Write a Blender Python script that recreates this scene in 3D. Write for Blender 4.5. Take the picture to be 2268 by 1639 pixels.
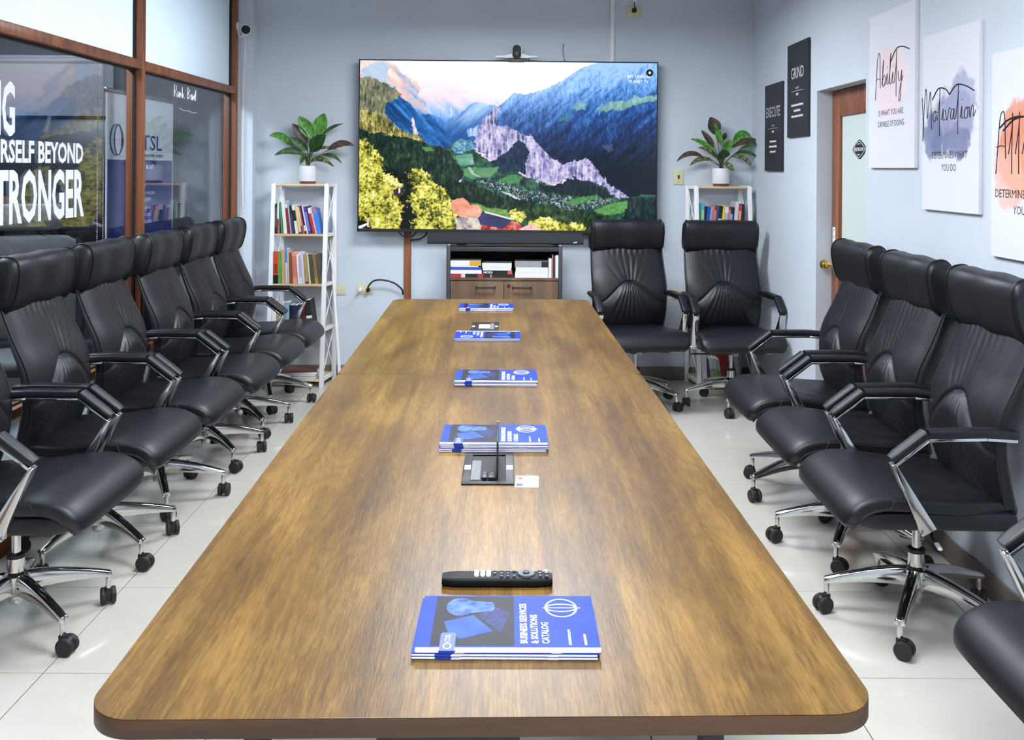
import bpy, bmesh, math, random
import numpy as np
from mathutils import Vector, Matrix

for _o in list(bpy.data.objects):
    bpy.data.objects.remove(_o)
scene = bpy.context.scene
COL = scene.collection
PI = math.pi

# ------------------------------------------------------------------ camera
FPX, PW, PH = 2144.0, 2268.0, 1639.0          # focal length and frame in pixels
VPX, VPY = 1143.0, 372.0                       # where the view axis meets the frame
cam_data = bpy.data.cameras.new('camera')
cam_data.sensor_fit = 'HORIZONTAL'
cam_data.sensor_width = 36.0
cam_data.lens = 36.0 * FPX / PW
cam_data.shift_x = (PW / 2 - VPX) / PW
cam_data.shift_y = -(PH / 2 - VPY) / PW
cam_data.clip_start = 0.05
cam = bpy.data.objects.new('camera', cam_data)
COL.objects.link(cam)
CAMH = 1.54
cam.matrix_world = (Matrix.Translation((0, 0, CAMH)) @ Matrix.Rotation(math.radians(90), 4, 'X')
                    @ Matrix.Rotation(0.006, 4, 'Z'))
scene.camera = cam

# ------------------------------------------------------------------ world, exposure
world = bpy.data.worlds.new('world')
scene.world = world
world.use_nodes = True
world.node_tree.nodes['Background'].inputs[0].default_value = (0.55, 0.62, 0.7, 1)
world.node_tree.nodes['Background'].inputs[1].default_value = 0.25
vs = scene.view_settings
vs.view_transform = 'Standard'
vs.look = 'None'
vs.gamma = 1.0
vs.exposure = 0.0
vs.use_curve_mapping = False
LAMP = 37.0            # radiance of the ceiling lamps' diffusers
OFFICE_LAMP = 34.0    # the lamp of the office behind the glass partition
SCREEN = 1.1          # the television's brightness

# room: x to the right, y into the picture, z up, metres; floor at z = 0
XL, XR, YB, YF, ZC = -2.0, 1.72, 7.07, -1.6, 2.92

# ------------------------------------------------------------------ helpers
def lin(c):
    out = []
    for v in c[:3]:
        v = v / 255.0
        out.append(v / 12.92 if v <= 0.04045 else ((v + 0.055) / 1.055) ** 2.4)
    return (out[0], out[1], out[2], 1.0)

MATS = {}
def mat(name, rgb, rough=0.5, metal=0.0, spec=0.5, var=0.06, vscale=40.0, bump=0.0, bscale=300.0,
        coat=0.0, emit=0.0, stretch=(1, 1, 1), sheen=0.0):
    """Principled material whose colour and relief come from procedural noise."""
    if name in MATS:
        return MATS[name]
    m = bpy.data.materials.new(name)
    m.use_nodes = True
    nt = m.node_tree
    p = nt.nodes['Principled BSDF']
    c = lin(rgb)
    p.inputs['Roughness'].default_value = rough
    p.inputs['Metallic'].default_value = metal
    p.inputs['Specular IOR Level'].default_value = spec
    p.inputs['Coat Weight'].default_value = coat
    p.inputs['Coat Roughness'].default_value = 0.15
    tc = nt.nodes.new('ShaderNodeTexCoord')
    mp = nt.nodes.new('ShaderNodeMapping')
    mp.inputs['Scale'].default_value = stretch
    nt.links.new(tc.outputs['Object'], mp.inputs['Vector'])
    n = nt.nodes.new('ShaderNodeTexNoise')
    n.inputs['Scale'].default_value = vscale
    n.inputs['Detail'].default_value = 4.0
    nt.links.new(mp.outputs['Vector'], n.inputs['Vector'])
    r = nt.nodes.new('ShaderNodeValToRGB')
    lo = [max(0.0, v * (1 - var)) for v in c[:3]]
    hi = [min(1.0, v * (1 + var)) for v in c[:3]]
    r.color_ramp.elements[0].color = (*lo, 1)
    r.color_ramp.elements[1].color = (*hi, 1)
    r.color_ramp.elements[0].position = 0.3
    r.color_ramp.elements[1].position = 0.7
    nt.links.new(n.outputs['Fac'], r.inputs['Fac'])
    nt.links.new(r.outputs['Color'], p.inputs['Base Color'])
    if emit > 0:
        nt.links.new(r.outputs['Color'], p.inputs['Emission Color'])
        p.inputs['Emission Strength'].default_value = emit
    if bump > 0:
        n2 = nt.nodes.new('ShaderNodeTexNoise')
        n2.inputs['Scale'].default_value = bscale
        n2.inputs['Detail'].default_value = 3.0
        nt.links.new(mp.outputs['Vector'], n2.inputs['Vector'])
        b = nt.nodes.new('ShaderNodeBump')
        b.inputs['Strength'].default_value = bump
        b.inputs['Distance'].default_value = 0.002
        nt.links.new(n2.outputs['Fac'], b.inputs['Height'])
        nt.links.new(b.outputs['Normal'], p.inputs['Normal'])
    MATS[name] = m
    return m

def wood(name, cols, gscale=(26.0, 1.6, 26.0), rough=0.4, spec=0.5, cath=1.0, coat=0.0, pore=0.25):
    """Long grained wood: cols = dark, middle, light; grain runs along the smallest scale."""
    if name in MATS:
        return MATS[name]
    m = bpy.data.materials.new(name)
    m.use_nodes = True
    nt = m.node_tree
    L = nt.links.new
    p = nt.nodes['Principled BSDF']
    p.inputs['Roughness'].default_value = rough
    p.inputs['Specular IOR Level'].default_value = spec
    p.inputs['Coat Weight'].default_value = coat
    tc = nt.nodes.new('ShaderNodeTexCoord')
    def mapped(s):
        mp = nt.nodes.new('ShaderNodeMapping')
        mp.inputs['Scale'].default_value = s
        L(tc.outputs['Object'], mp.inputs['Vector'])
        return mp.outputs['Vector']
    big = nt.nodes.new('ShaderNodeTexNoise')           # broad light and dark streaks
    big.inputs['Scale'].default_value = 1.0
    big.inputs['Detail'].default_value = 5.0
    big.inputs['Distortion'].default_value = 0.6
    L(mapped((gscale[0] * .22, gscale[1] * .45, gscale[2] * .22)), big.inputs['Vector'])
    fine = nt.nodes.new('ShaderNodeTexNoise')          # fine fibres
    fine.inputs['Scale'].default_value = 1.0
    fine.inputs['Detail'].default_value = 6.0
    fine.inputs['Roughness'].default_value = 0.7
    L(mapped((gscale[0] * 7, gscale[1] * 7, gscale[2] * 7)), fine.inputs['Vector'])
    wav = nt.nodes.new('ShaderNodeTexWave')            # flame figure
    wav.wave_type = 'BANDS'
    wav.bands_direction = 'X'
    wav.inputs['Scale'].default_value = 1.0
    wav.inputs['Distortion'].default_value = 9.0
    wav.inputs['Detail'].default_value = 3.0
    wav.inputs['Detail Scale'].default_value = 1.2
    L(mapped((gscale[0] * .55, gscale[1] * .6, gscale[2] * .55)), wav.inputs['Vector'])
    def math2(op, a, b):
        n = nt.nodes.new('ShaderNodeMath')
        n.operation = op
        for i, x in ((0, a), (1, b)):
            if isinstance(x, (int, float)):
                n.inputs[i].default_value = x
            else:
                L(x, n.inputs[i])
        return n.outputs[0]
    f = math2('ADD', math2('MULTIPLY', big.outputs['Fac'], 1.25),
              math2('MULTIPLY', math2('SUBTRACT', fine.outputs['Fac'], 0.5), 0.55))
    f = math2('ADD', f, math2('MULTIPLY', math2('SUBTRACT', wav.outputs['Fac'], 0.5), 0.16 * cath))
    f = math2('SUBTRACT', f, 0.12)
    r = nt.nodes.new('ShaderNodeValToRGB')
    r.color_ramp.elements[0].color = lin(cols[0])
    r.color_ramp.elements[0].position = 0.25
    e = r.color_ramp.elements.new(0.5)
    e.color = lin(cols[1])
    r.color_ramp.elements[-1].color = lin(cols[2])
    r.color_ramp.elements[-1].position = 0.78
    L(f, r.inputs['Fac'])
    L(r.outputs['Color'], p.inputs['Base Color'])
    b = nt.nodes.new('ShaderNodeBump')
    b.inputs['Strength'].default_value = pore
    b.inputs['Distance'].default_value = 0.0015
    L(fine.outputs['Fac'], b.inputs['Height'])
    L(b.outputs['Normal'], p.inputs['Normal'])
    MATS[name] = m
    return m

def table_wood(name, cols):
    """Oak foil: blotches, flame figure and fine pores running along y."""
    m = bpy.data.materials.new(name)
    m.use_nodes = True
    nt = m.node_tree
    L = nt.links.new
    p = nt.nodes['Principled BSDF']
    p.inputs['Roughness'].default_value = 0.32
    p.inputs['Specular IOR Level'].default_value = 0.38
    tc = nt.nodes.new('ShaderNodeTexCoord')
    def noise(scale, detail=4.0, rough=0.55, dist=0.0):
        mp = nt.nodes.new('ShaderNodeMapping')
        mp.inputs['Scale'].default_value = scale
        L(tc.outputs['Object'], mp.inputs['Vector'])
        n = nt.nodes.new('ShaderNodeTexNoise')
        n.inputs['Scale'].default_value = 1.0
        n.inputs['Detail'].default_value = detail
        n.inputs['Roughness'].default_value = rough
        n.inputs['Distortion'].default_value = dist
        L(mp.outputs['Vector'], n.inputs['Vector'])
        return n.outputs['Fac']
    def mth(op, a, b):
        n = nt.nodes.new('ShaderNodeMath')
        n.operation = op
        for i, x in ((0, a), (1, b)):
            if isinstance(x, (int, float)):
                n.inputs[i].default_value = x
            else:
                L(x, n.inputs[i])
        return n.outputs[0]
    def dev(x, k):
        return mth('MULTIPLY', mth('SUBTRACT', x, 0.5), k)
    blotch = noise((6.5, 1.5, 1), 3.0, 0.5, 0.4)
    streak = noise((34, 1.3, 1), 4.0, 0.6, 0.3)
    fibre = noise((230, 16, 1), 3.0, 0.6)
    pores = noise((420, 40, 1), 2.0, 0.5)
    # flame figure: contour lines of a slow noise field
    field = noise((5.0, 0.9, 1), 2.0, 0.45, 0.0)
    rings = mth('ABSOLUTE', mth('SUBTRACT', mth('FRACT', mth('MULTIPLY', mth('ADD', field, dev(noise((40, 20, 1), 2.0), 0.03)), 24.0), 0.0), 0.5), 0.0)
    f = mth('ADD', mth('ADD', 0.5, dev(blotch, 1.25)), dev(streak, 0.85))
    f = mth('ADD', f, dev(fibre, 0.85))
    f = mth('ADD', f, mth('MULTIPLY', mth('SUBTRACT', rings, 0.25), 0.22))
    f = mth('ADD', f, dev(pores, 0.4))
    r = nt.nodes.new('ShaderNodeValToRGB')
    r.color_ramp.elements[0].color = lin(cols[0])
    r.color_ramp.elements[0].position = 0.02
    r.color_ramp.elements.new(0.5).color = lin(cols[1])
    r.color_ramp.elements[-1].color = lin(cols[2])
    r.color_ramp.elements[-1].position = 0.98
    L(f, r.inputs['Fac'])
    L(r.outputs['Color'], p.inputs['Base Color'])
    b = nt.nodes.new('ShaderNodeBump')
    b.inputs['Strength'].default_value = 0.2
    b.inputs['Distance'].default_value = 0.0008
    L(mth('ADD', fibre, pores), b.inputs['Height'])
    L(b.outputs['Normal'], p.inputs['Normal'])
    MATS[name] = m
    return m

class MB:
    """Collects shapes and links them as one mesh object."""
    def __init__(self):
        self.v = []
        self.f = []
    def add(self, vs_, fs_):
        b = len(self.v)
        self.v.extend([tuple(p) for p in vs_])
        self.f.extend([tuple(b + i for i in q) for q in fs_])
        return self
    def box(self, x0, x1, y0, y1, z0, z1):
        return self.add([(x0, y0, z0), (x1, y0, z0), (x1, y1, z0), (x0, y1, z0),
                         (x0, y0, z1), (x1, y0, z1), (x1, y1, z1), (x0, y1, z1)],
                        [(3, 2, 1, 0), (4, 5, 6, 7), (0, 1, 5, 4), (1, 2, 6, 5), (2, 3, 7, 6), (3, 0, 4, 7)])
    def loft(self, rings, cap0=True, cap1=True, closed=True):
        n = len(rings[0])
        vs_ = [p for r in rings for p in r]
        fs_ = []
        for i in range(len(rings) - 1):
            for j in range(n if closed else n - 1):
                k = (j + 1) % n
                fs_.append((i * n + j, i * n + k, (i + 1) * n + k, (i + 1) * n + j))
        if cap0:
            fs_.append(tuple(range(n - 1, -1, -1)))
        if cap1:
            fs_.append(tuple((len(rings) - 1) * n + j for j in range(n)))
        return self.add(vs_, fs_)
    def tube(self, pts, r, n=8, closed=False, flat=1.0):
        pts = [Vector(p) for p in pts]
        m = len(pts)
        rs = r if isinstance(r, (list, tuple)) else [r] * m
        rings = []
        prev = None
        for i, p in enumerate(pts):
            if closed:
                t = pts[(i + 1) % m] - pts[i - 1]
            else:
                t = pts[min(i + 1, m - 1)] - pts[max(i - 1, 0)]
            t.normalize()
            if prev is None:
                a = Vector((0, 0, 1)) if abs(t.z) < 0.9 else Vector((1, 0, 0))
                u = t.cross(a).normalized()
            else:
                u = (prev - t * prev.dot(t)).normalized()
            prev = u
            w = t.cross(u)
            rings.append([p + (u * math.cos(2 * PI * k / n) + w * math.sin(2 * PI * k / n) * flat) * rs[i]
                          for k in range(n)])
        if closed:
            rings.append(rings[0])
            return self.loft(rings, False, False)
        return self.loft(rings)
    def cyl(self, p0, p1, r0, r1=None, n=20):
        return self.tube([p0, p1], [r0, r0 if r1 is None else r1], n)
    def lathe(self, prof, n=28, c=(0, 0, 0), axis='Z'):
        rings = []
        for r, z in prof:
            ring = []
            for k in range(n):
                a = 2 * PI * k / n
                q = (r * math.cos(a), r * math.sin(a), z)
                if axis == 'X':
                    q = (q[2], q[0], q[1])
                elif axis == 'Y':
                    q = (q[1], q[2], q[0])
                ring.append((q[0] + c[0], q[1] + c[1], q[2] + c[2]))
            rings.append(ring)
        return self.loft(rings)
    def prism(self, poly, lo, hi, plane='XZ'):
        def P(a, b, c):
            return {'XZ': (a, c, b), 'XY': (a, b, c), 'YZ': (c, a, b)}[plane]
        return self.loft([[P(a, b, lo) for a, b in poly], [P(a, b, hi) for a, b in poly]])
    def xf(self, M):
        self.v = [tuple(M @ Vector(p)) for p in self.v]
        return self
    def mesh(self, name, bevel=0.0, seg=2, smooth=None, ang=35):
        me = bpy.data.meshes.new(name)
        me.from_pydata(self.v, [], self.f)
        bm = bmesh.new()
        bm.from_mesh(me)
        bmesh.ops.remove_doubles(bm, verts=bm.verts, dist=1e-6)
        bmesh.ops.recalc_face_normals(bm, faces=bm.faces)
        if bevel > 0:
            es = [e for e in bm.edges if len(e.link_faces) == 2 and e.calc_face_angle(0) > 0.6]
            bmesh.ops.bevel(bm, geom=es, offset=bevel, segments=seg, profile=0.5, affect='EDGES')
        bm.to_mesh(me)
        bm.free()
        if smooth or bevel > 0:
            me.polygons.foreach_set('use_smooth', [True] * len(me.polygons))
            me.set_sharp_from_angle(angle=math.radians(ang))
        return me
    def build(self, name, m, parent=None, loc=(0, 0, 0), rot=(0, 0, 0), bevel=0.0, seg=2, smooth=False, ang=35):
        me = self.mesh(name, bevel, seg, smooth, ang)
        return link(name, me, m, parent, loc, rot)

def link(name, me, m, parent=None, loc=(0, 0, 0), rot=(0, 0, 0)):
    o = bpy.data.objects.new(name, me)
    if m is not None and len(me.materials) == 0:
        me.materials.append(m)
    COL.objects.link(o)
    o.location = loc
    o.rotation_euler = rot
    if parent is not None:
        o.parent = parent
    return o

def box(name, m, b, parent=None, bevel=0.0, loc=(0, 0, 0), rot=(0, 0, 0), seg=2):
    return MB().box(*b).build(name, m, parent, loc, rot, bevel, seg)

def tag(o, label, cat, group=None):
    o['label'] = label
    o['category'] = cat
    if group:
        o['group'] = group
    return o

def struct(o, label=None, cat=None):
    o['kind'] = 'structure'
    if label:
        o['label'] = label
    if cat:
        o['category'] = cat
    return o

def thing(name, label, cat, loc=(0, 0, 0), rot=(0, 0, 0), group=None):
    o = bpy.data.objects.new(name, None)
    o.empty_display_size = 0.05
    COL.objects.link(o)
    o.location = loc
    o.rotation_euler = rot
    return tag(o, label, cat, group)

def copy_tree(o, parent=None):
    c = o.copy()
    COL.objects.link(c)
    if parent is not None:
        c.parent = parent
    for ch in list(o.children):
        copy_tree(ch, c)
    return c

TEXTS = {}
def text_mesh(s, h, sx=1.0, bold=0.0, align='CENTER', shear=0.0, space=1.0):
    """Lettering as a flat mesh in the XY plane: h = height of the line's capitals."""
    key = (s, h, sx, bold, align, shear, space)
    if key in TEXTS:
        return TEXTS[key]
    cu = bpy.data.curves.new('lettering', 'FONT')
    cu.body = s
    cu.resolution_u = 2
    cu.align_x = align
    cu.offset = bold
    cu.shear = shear
    cu.space_character = space
    cu.extrude = 0.0
    ob = bpy.data.objects.new('lettering', cu)
    COL.objects.link(ob)
    dg = bpy.context.evaluated_depsgraph_get()
    me = bpy.data.meshes.new_from_object(ob.evaluated_get(dg))
    bpy.data.objects.remove(ob)
    bpy.data.curves.remove(cu)
    me.materials.clear()
    k = h / 0.70
    me.transform(Matrix.Diagonal((k * sx, k, k, 1)))
    TEXTS[key] = me
    return me

def text(name, s, h, m, parent, loc, rot=(PI / 2, 0, 0), sx=1.0, bold=0.0, align='CENTER', shear=0.0, width=None, space=1.0):
    me = text_mesh(s, h, sx, bold, align, shear, space).copy()
    if width is not None and len(me.vertices):
        xs = [v.co.x for v in me.vertices]
        w = max(xs) - min(xs)
        me.transform(Matrix.Diagonal((width / w, 1, 1, 1)))
    return link(name, me, m, parent, loc, rot)

def crom(pts, n):
    """Catmull-Rom samples through points."""
    P = [Vector(p) for p in pts]
    P = [P[0] * 2 - P[1]] + P + [P[-1] * 2 - P[-2]]
    out = []
    m = len(P) - 3
    for i in range(n + 1):
        s = i / n * m
        k = min(int(s), m - 1)
        t = s - k
        a, b, c, d = P[k:k + 4]
        out.append(0.5 * ((2 * b) + (c - a) * t + (2 * a - 5 * b + 4 * c - d) * t * t + (3 * b - a - 3 * c + d) * t ** 3))
    return out

def lerp(tab, x):
    for (x0, y0), (x1, y1) in zip(tab, tab[1:]):
        if x <= x1:
            t = max(0.0, (x - x0) / (x1 - x0))
            t = t * t * (3 - 2 * t)
            return y0 + (y1 - y0) * t
    return tab[-1][1]

def spow(a, e):
    return math.copysign(abs(a) ** e, a)

def sring(c, u, w, a, b, n=32, e=4.0):
    """Superellipse ring about c with axes u (half a) and w (half b)."""
    c, u, w = Vector(c), Vector(u), Vector(w)
    return [c + u * (a * spow(math.cos(2 * PI * k / n), 2 / e)) + w * (b * spow(math.sin(2 * PI * k / n), 2 / e))
            for k in range(n)]

def rrect(x0, x1, y0, y1, r, n=8):
    pts = []
    for cx, cy, a0 in ((x1 - r, y1 - r, 0), (x0 + r, y1 - r, 90), (x0 + r, y0 + r, 180), (x1 - r, y0 + r, 270)):
        for k in range(n + 1):
            a = math.radians(a0 + 90 * k / n)
            pts.append((cx + r * math.cos(a), cy + r * math.sin(a)))
    return pts

ORD = ['leftmost', 'second from left', 'third from left', 'fourth from left', 'fifth from left', 'sixth from left',
       'seventh from left', 'eighth from left', 'ninth from left', 'tenth from left', 'eleventh from left',
       'twelfth from left', 'thirteenth from left', 'fourteenth from left', 'fifteenth from left',
       'sixteenth from left', 'seventeenth from left', 'eighteenth from left', 'nineteenth from left']

# ------------------------------------------------------------------ materials
M_wall = mat('wall_paint', (206, 214, 223), 0.75, spec=0.25, var=0.02, vscale=3, bump=0.12, bscale=900)
M_ceil = mat('ceiling_paint', (232, 234, 235), 0.9, spec=0.2, var=0.02)
M_skirt = mat('skirting_tile', (128, 116, 108), 0.35, var=0.08, vscale=12)
M_tile = mat('floor_tile', (206, 202, 191), 0.10, spec=0.5, var=0.03, vscale=5)
M_grout = mat('grout', (70, 68, 64), 0.9)
M_leather = mat('black_leather', (17, 18, 24), 0.43, spec=0.5, var=0.12, vscale=60, bump=0.12, bscale=650)
M_leather2 = mat('leather_seam', (14, 14, 16), 0.5, var=0.1)
M_chrome = mat('chrome', (214, 214, 212), 0.10, metal=1.0, var=0.03)
M_steel = mat('brushed_steel', (185, 186, 188), 0.25, metal=1.0, var=0.05)
M_black = mat('black_plastic', (20, 20, 22), 0.45, var=0.1)
M_wheel = mat('caster_rubber', (30, 30, 32), 0.6, var=0.1)
M_darkmetal = mat('charcoal_metal', (52, 54, 60), 0.45, var=0.06)
M_frame = wood('frame_wood', ((104, 58, 34), (136, 80, 48), (158, 98, 60)), (1.6, 40, 40), 0.38, cath=0.2, pore=0.06)
M_frame_v = wood('frame_wood_upright', ((104, 58, 34), (136, 80, 48), (158, 98, 60)), (40, 40, 1.6), 0.38, cath=0.2, pore=0.06)
M_table = table_wood('table_oak', ((64, 44, 20), (108, 79, 34), (150, 115, 57)))
M_tedge = wood('table_edge', ((62, 42, 28), (84, 58, 40), (100, 72, 50)), (2.0, 40, 60), 0.45, cath=0.2, pore=0.1)
M_cab = wood('cabinet_oak', ((84, 62, 44), (112, 84, 60), (136, 104, 76)), (30, 30, 2.5), 0.5, cath=0.5, pore=0.1)
M_shelf = wood('shelf_pine', ((196, 166, 122), (216, 186, 142), (230, 204, 162)), (3, 30, 30), 0.5, cath=0.2, pore=0.05)
M_white = mat('white_enamel', (238, 238, 238), 0.4, var=0.02)
M_paper = mat('paper', (240, 238, 232), 0.7, var=0.03, vscale=200)
M_plate = mat('ivory_plastic', (214, 208, 168), 0.45, var=0.03)
M_gold = mat('brass', (232, 200, 122), 0.18, metal=1.0, var=0.05)
M_vinyl = mat('white_vinyl', (244, 246, 250), 0.5, var=0.01)
M_ink = mat('black_ink', (26, 26, 28), 0.6)
M_gasket = mat('black_gasket', (16, 16, 18), 0.6)
# ------------------------------------------------------------------ special materials
def nodes_mat(name):
    m = bpy.data.materials.new(name)
    m.use_nodes = True
    nt = m.node_tree
    nt.nodes.remove(nt.nodes['Principled BSDF'])
    return m, nt, nt.nodes['Material Output']

def glass_mat(name, tint, ior=1.5, rough=0.0):
    m, nt, out = nodes_mat(name)
    t = nt.nodes.new('ShaderNodeBsdfTransparent')
    g = nt.nodes.new('ShaderNodeBsdfGlossy')
    lw = nt.nodes.new('ShaderNodeLayerWeight')      # reflection grows towards grazing view
    lw.inputs['Blend'].default_value = 0.5
    pw_ = nt.nodes.new('ShaderNodeMath')
    pw_.operation = 'POWER'
    pw_.inputs[1].default_value = 5.0
    nt.links.new(lw.outputs['Facing'], pw_.inputs[0])
    f = nt.nodes.new('ShaderNodeMath')
    f.operation = 'MULTIPLY_ADD'
    f.inputs[1].default_value = 0.7
    f.inputs[2].default_value = 0.08
    nt.links.new(pw_.outputs[0], f.inputs[0])
    n = nt.nodes.new('ShaderNodeTexNoise')
    n.inputs['Scale'].default_value = 2.0
    r = nt.nodes.new('ShaderNodeValToRGB')
    c = lin(tint)
    r.color_ramp.elements[0].color = [v * 0.96 for v in c[:3]] + [1]
    r.color_ramp.elements[1].color = c
    nt.links.new(n.outputs['Fac'], r.inputs['Fac'])
    nt.links.new(r.outputs['Color'], t.inputs['Color'])
    g.inputs['Roughness'].default_value = rough
    mx = nt.nodes.new('ShaderNodeMixShader')
    nt.links.new(f.outputs[0], mx.inputs[0])
    nt.links.new(t.outputs[0], mx.inputs[1])
    nt.links.new(g.outputs[0], mx.inputs[2])
    nt.links.new(mx.outputs[0], out.inputs['Surface'])
    return m

def frosted_mat(name, rgb, trans=0.6):
    m, nt, out = nodes_mat(name)
    d = nt.nodes.new('ShaderNodeBsdfDiffuse')
    t = nt.nodes.new('ShaderNodeBsdfTranslucent')
    g = nt.nodes.new('ShaderNodeBsdfGlossy')
    g.inputs['Roughness'].default_value = 0.35
    n = nt.nodes.new('ShaderNodeTexNoise')
    n.inputs['Scale'].default_value = 250.0
    r = nt.nodes.new('ShaderNodeValToRGB')
    c = lin(rgb)
    r.color_ramp.elements[0].color = [v * 0.95 for v in c[:3]] + [1]
    r.color_ramp.elements[1].color = c
    nt.links.new(n.outputs['Fac'], r.inputs['Fac'])
    for s in (d, t):
        nt.links.new(r.outputs['Color'], s.inputs['Color'])
    mx = nt.nodes.new('ShaderNodeMixShader')
    mx.inputs[0].default_value = trans
    nt.links.new(d.outputs[0], mx.inputs[1])
    nt.links.new(t.outputs[0], mx.inputs[2])
    m2 = nt.nodes.new('ShaderNodeMixShader')
    m2.inputs[0].default_value = 0.05
    nt.links.new(mx.outputs[0], m2.inputs[1])
    nt.links.new(g.outputs[0], m2.inputs[2])
    nt.links.new(m2.outputs[0], out.inputs['Surface'])
    return m

def emit_mat(name, rgb, strength):
    m, nt, out = nodes_mat(name)
    e = nt.nodes.new('ShaderNodeEmission')
    e.inputs['Color'].default_value = lin(rgb)
    e.inputs['Strength'].default_value = strength
    nt.links.new(e.outputs[0], out.inputs['Surface'])
    return m

def blot_canvas(name, blobs, noise=0.05):
    """White canvas with watercolour blots: blobs = (x, z, rx, rz, rgb, strength)."""
    m = bpy.data.materials.new(name)
    m.use_nodes = True
    nt = m.node_tree
    L = nt.links.new
    p = nt.nodes['Principled BSDF']
    p.inputs['Roughness'].default_value = 0.8
    p.inputs['Specular IOR Level'].default_value = 0.2
    tc = nt.nodes.new('ShaderNodeTexCoord')
    n = nt.nodes.new('ShaderNodeTexNoise')
    n.inputs['Scale'].default_value = 16.0
    n.inputs['Detail'].default_value = 6.0
    L(tc.outputs['Object'], n.inputs['Vector'])
    n2 = nt.nodes.new('ShaderNodeTexNoise')
    n2.inputs['Scale'].default_value = 7.0
    n2.inputs['Detail'].default_value = 3.0
    L(tc.outputs['Object'], n2.inputs['Vector'])
    def vmath(op, a, b):
        k = nt.nodes.new('ShaderNodeVectorMath')
        k.operation = op
        for i, x in ((0, a), (1, b)):
            if isinstance(x, tuple):
                k.inputs[i].default_value = x
            else:
                L(x, k.inputs[i])
        return k
    off = vmath('MULTIPLY', vmath('SUBTRACT', n.outputs['Color'], (0.5, 0.5, 0.5)).outputs[0], (noise * 2, 0, noise * 2))
    pos = vmath('ADD', tc.outputs['Object'], off.outputs[0])
    cur = None
    for (x, z, rx, rz, rgb, s) in blobs:
        q = vmath('MULTIPLY', vmath('SUBTRACT', pos.outputs[0], (x, 0, z)).outputs[0], (1 / rx, 0, 1 / rz))
        ln = nt.nodes.new('ShaderNodeVectorMath')
        ln.operation = 'LENGTH'
        L(q.outputs[0], ln.inputs[0])
        mr = nt.nodes.new('ShaderNodeMapRange')
        mr.inputs['From Min'].default_value = 1.0
        mr.inputs['From Max'].default_value = 0.82
        L(ln.outputs['Value'], mr.inputs['Value'])
        tex = nt.nodes.new('ShaderNodeMath')
        tex.operation = 'MULTIPLY_ADD'
        L(n2.outputs['Fac'], tex.inputs[0])
        tex.inputs[1].default_value = 0.9
        tex.inputs[2].default_value = s - 0.45
        mu = nt.nodes.new('ShaderNodeMath')
        mu.operation = 'MULTIPLY'
        mu.use_clamp = True
        L(mr.outputs[0], mu.inputs[0])
        L(tex.outputs[0], mu.inputs[1])
        mx = nt.nodes.new('ShaderNodeMix')
        mx.data_type = 'RGBA'
        L(mu.outputs[0], mx.inputs[0])
        if cur is None:
            mx.inputs[6].default_value = lin((224, 226, 234))
        else:
            L(cur, mx.inputs[6])
        mx.inputs[7].default_value = lin(rgb)
        cur = mx.outputs[2]
    L(cur, p.inputs['Base Color'])
    return m

M_glass = glass_mat('tinted_glass', (246, 249, 252), 1.75)
M_frost = frosted_mat('frosted_film', (236, 244, 250), 0.55)
M_doorglass = frosted_mat('door_frosted_glass', (222, 234, 228), 0.15)
M_lamp = emit_mat('lamp_diffuser', (240, 246, 255), LAMP)
M_lamp2 = emit_mat('office_lamp_diffuser', (235, 246, 255), OFFICE_LAMP)

# ------------------------------------------------------------------ room shell
# floor: grout bed and 60 cm tiles laid one by one
floor = box('floor', M_grout, (-5.4, XR + 0.2, YF, YB + 0.1, -0.05, -0.0025))
struct(floor, 'cream polished porcelain tile floor of the meeting room', 'floor')
GX, GY, TS, GAP = -2.025, 2.935, 0.6, 0.0016
tile_me = None
ys = [GY + TS * k for k in range(-8, 8)]
for ix in range(7):
    for y0 in ys:
        x0 = GX + TS * ix
        x1, y1 = min(x0 + TS, XR), min(y0 + TS, YB)
        y0c = max(y0, YF)
        if x1 - x0 < 0.02 or y1 - y0c < 0.02:
            continue
        full = abs(x1 - x0 - TS) < 1e-6 and abs(y1 - y0c - TS) < 1e-6
        if full and tile_me is not None:
            link('floor_tile', tile_me, M_tile, floor, (x0, y0c, 0))
        else:
            o = box('floor_tile', M_tile, (GAP, x1 - x0 - GAP, GAP, y1 - y0c - GAP, -0.02, 0), floor, 0.0008, (x0, y0c, 0), seg=1)
            if full:
                tile_me = o.data

struct(box('ceiling', M_ceil, (-5.4, XR + 0.2, YF, YB + 0.15, ZC, ZC + 0.1)), 'white flat ceiling of the meeting room', 'ceiling')
struct(box('wall_back', M_wall, (-5.4, XR + 0.2, YB, YB + 0.15, 0, ZC)), 'pale blue grey wall behind the television', 'wall')
struct(box('wall_front', M_wall, (-5.4, XR + 0.2, YF - 0.15, YF, 0, ZC)), 'pale grey wall behind the photographer', 'wall')
DY0, DY1, DZ = 4.765, 5.54, 1.99
wr = MB()
wr.box(XR, XR + 0.2, YF, DY0, 0, ZC).box(XR, XR + 0.2, DY1, YB, 0, ZC).box(XR, XR + 0.2, DY0, DY1, DZ, ZC)
struct(wr.build('wall_right', M_wall), 'pale grey wall with canvases and a recessed door', 'wall')
struct(box('wall_left', M_wall, (XL - 0.1, -1.893, 6.95, YB, 0, ZC)), 'narrow wall pier beside the end of the glass partition', 'wall')
bb = MB()
bb.box(-1.893, XR, YB - 0.012, YB, 0, 0.095)
struct(bb.build('baseboard_back', M_skirt, bevel=0.002), 'grey brown tile skirting along the back wall', 'baseboard')
bb = MB()
bb.box(XR - 0.012, XR, YF, DY0, 0, 0.095).box(XR - 0.012, XR, DY1, YB - 0.012, 0, 0.095)
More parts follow.
